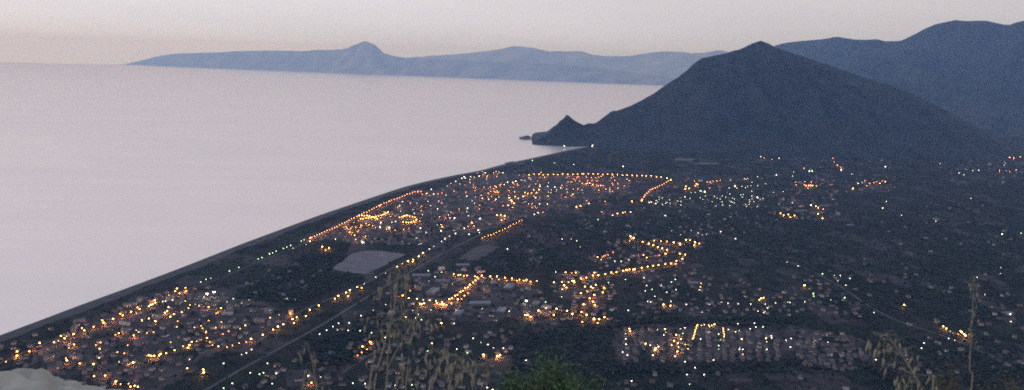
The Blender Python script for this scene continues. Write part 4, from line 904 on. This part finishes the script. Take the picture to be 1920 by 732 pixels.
oat([(838, 770), (850, 735), (874, 690), (905, 686), (920, 705)], 2.1, 18, .76, 'lower bowed wild oat under the hooked one, reaching towards the green shrub')
oat([(592, 760), (590, 720), (586, 680), (574, 640)], 2.4, 14, .80, 'small lone wild oat with a narrow seed head above the garden lamps', lk=.03)
oat([(562, 765), (568, 730), (571, 695)], 2.5, 9, .86, 'shortest wild oat beside the small lone one', lk=.025)
oat([(1745, 765), (1728, 728), (1700, 680), (1665, 632), (1650, 632)], 1.9, 26, .68, 'wild oat leaning steeply towards the estate, thick blurred seed head', thick=.0019)
oat([(1816, 765), (1818, 690), (1822, 600), (1828, 518)], 2.2, 22, .74, 'very tall thin stalk with almost bare tip against the dark plain', lk=.012, sl=.011, sw=.0016)
oat([(1690, 765), (1700, 730), (1708, 700)], 2.3, 14, .86, 'low wild oat under the leaning one', lk=.03)

def shrub(px, py, dist, wpx, label, m, nl, leaf=.018, up=.75, seed=0, name='shrub'):
    p = rel(px, py, dist); gz = ground_z(p.x, p.y); h_ = p.z - gz; w_ = wpx / F * dist / 2; r_ = empty(name, (p.x, p.y, gz)); rg_ = random.Random(seed)
    b_ = MB(); tips = []
    for k in range(26):
        a = rg_.uniform(0, 6.28); q = rg_.random() ** .6; hh = h_ * (1 - .5 * q * q) * rg_.uniform(.8, 1.0); e = Vector((math.cos(a) * w_ * q, math.sin(a) * w_ * q, hh))
        mdl = Vector((e.x * .35, e.y * .35, hh * .55)); b_.tube([(0, 0, -.02), mdl, e], [.006, .004, .0015], 4); tips.append((mdl, e))
    part('branches', b_.mesh('branches', bark), r_)
    V_ = []; F_ = []
    for k in range(nl):
        mdl, e = rg_.choice(tips); t_ = rg_.uniform(.15, 1.06); c = mdl.lerp(e, t_) + Vector([rg_.gauss(0, .03) for _ in range(3)])
        a = Vector([rg_.gauss(0, 1) for _ in range(3)]).normalized(); a.z = abs(a.z) * up; s_ = a.orthogonal().normalized(); l = leaf * rg_.uniform(.7, 1.3); o = len(V_)
        V_ += [c, c + a * l * .5 + s_ * l * .28, c + a * l, c + a * l * .5 - s_ * l * .28]; F_.append((o, o + 1, o + 2, o + 3))
    part('leaves', me_np('leaves', np.array([tuple(v) for v in V_]), np.array(F_), m), r_)
    tag(r_, label, name, 'shrubs at the hilltop edge')
gl = varmat('shrub_leaves', [(.04, .09, .022), (.055, .12, .03), (.033, .07, .022), (.075, .13, .035)], .6)
gb = varmat('shrub_brown_leaves', [(.07, .075, .03), (.10, .07, .03), (.05, .06, .025), (.09, .09, .04)], .7)
shrub(1030, 650, 3.3, 150, 'taller dark green leafy shrub left of its twin, in front of the villas', gl, 5200, seed=1)
shrub(1098, 678, 3.1, 110, 'brighter green lower shrub beside the taller green one', gl, 3800, seed=2)
shrub(965, 700, 3.4, 70, 'small green shrub between the hooked oat and the tall green shrub', gl, 1600, seed=6)
shrub(1785, 680, 3.0, 130, 'olive brown shrub at the foot of the very tall thin stalk', gb, 3600, seed=3)
shrub(1895, 700, 3.0, 90, 'dry olive shrub in the corner inland of the brown one', gb, 2400, seed=4)
shrub(1845, 712, 3.2, 90, 'low olive shrub filling the gap between the two brown shrubs', gb, 2000, seed=5)
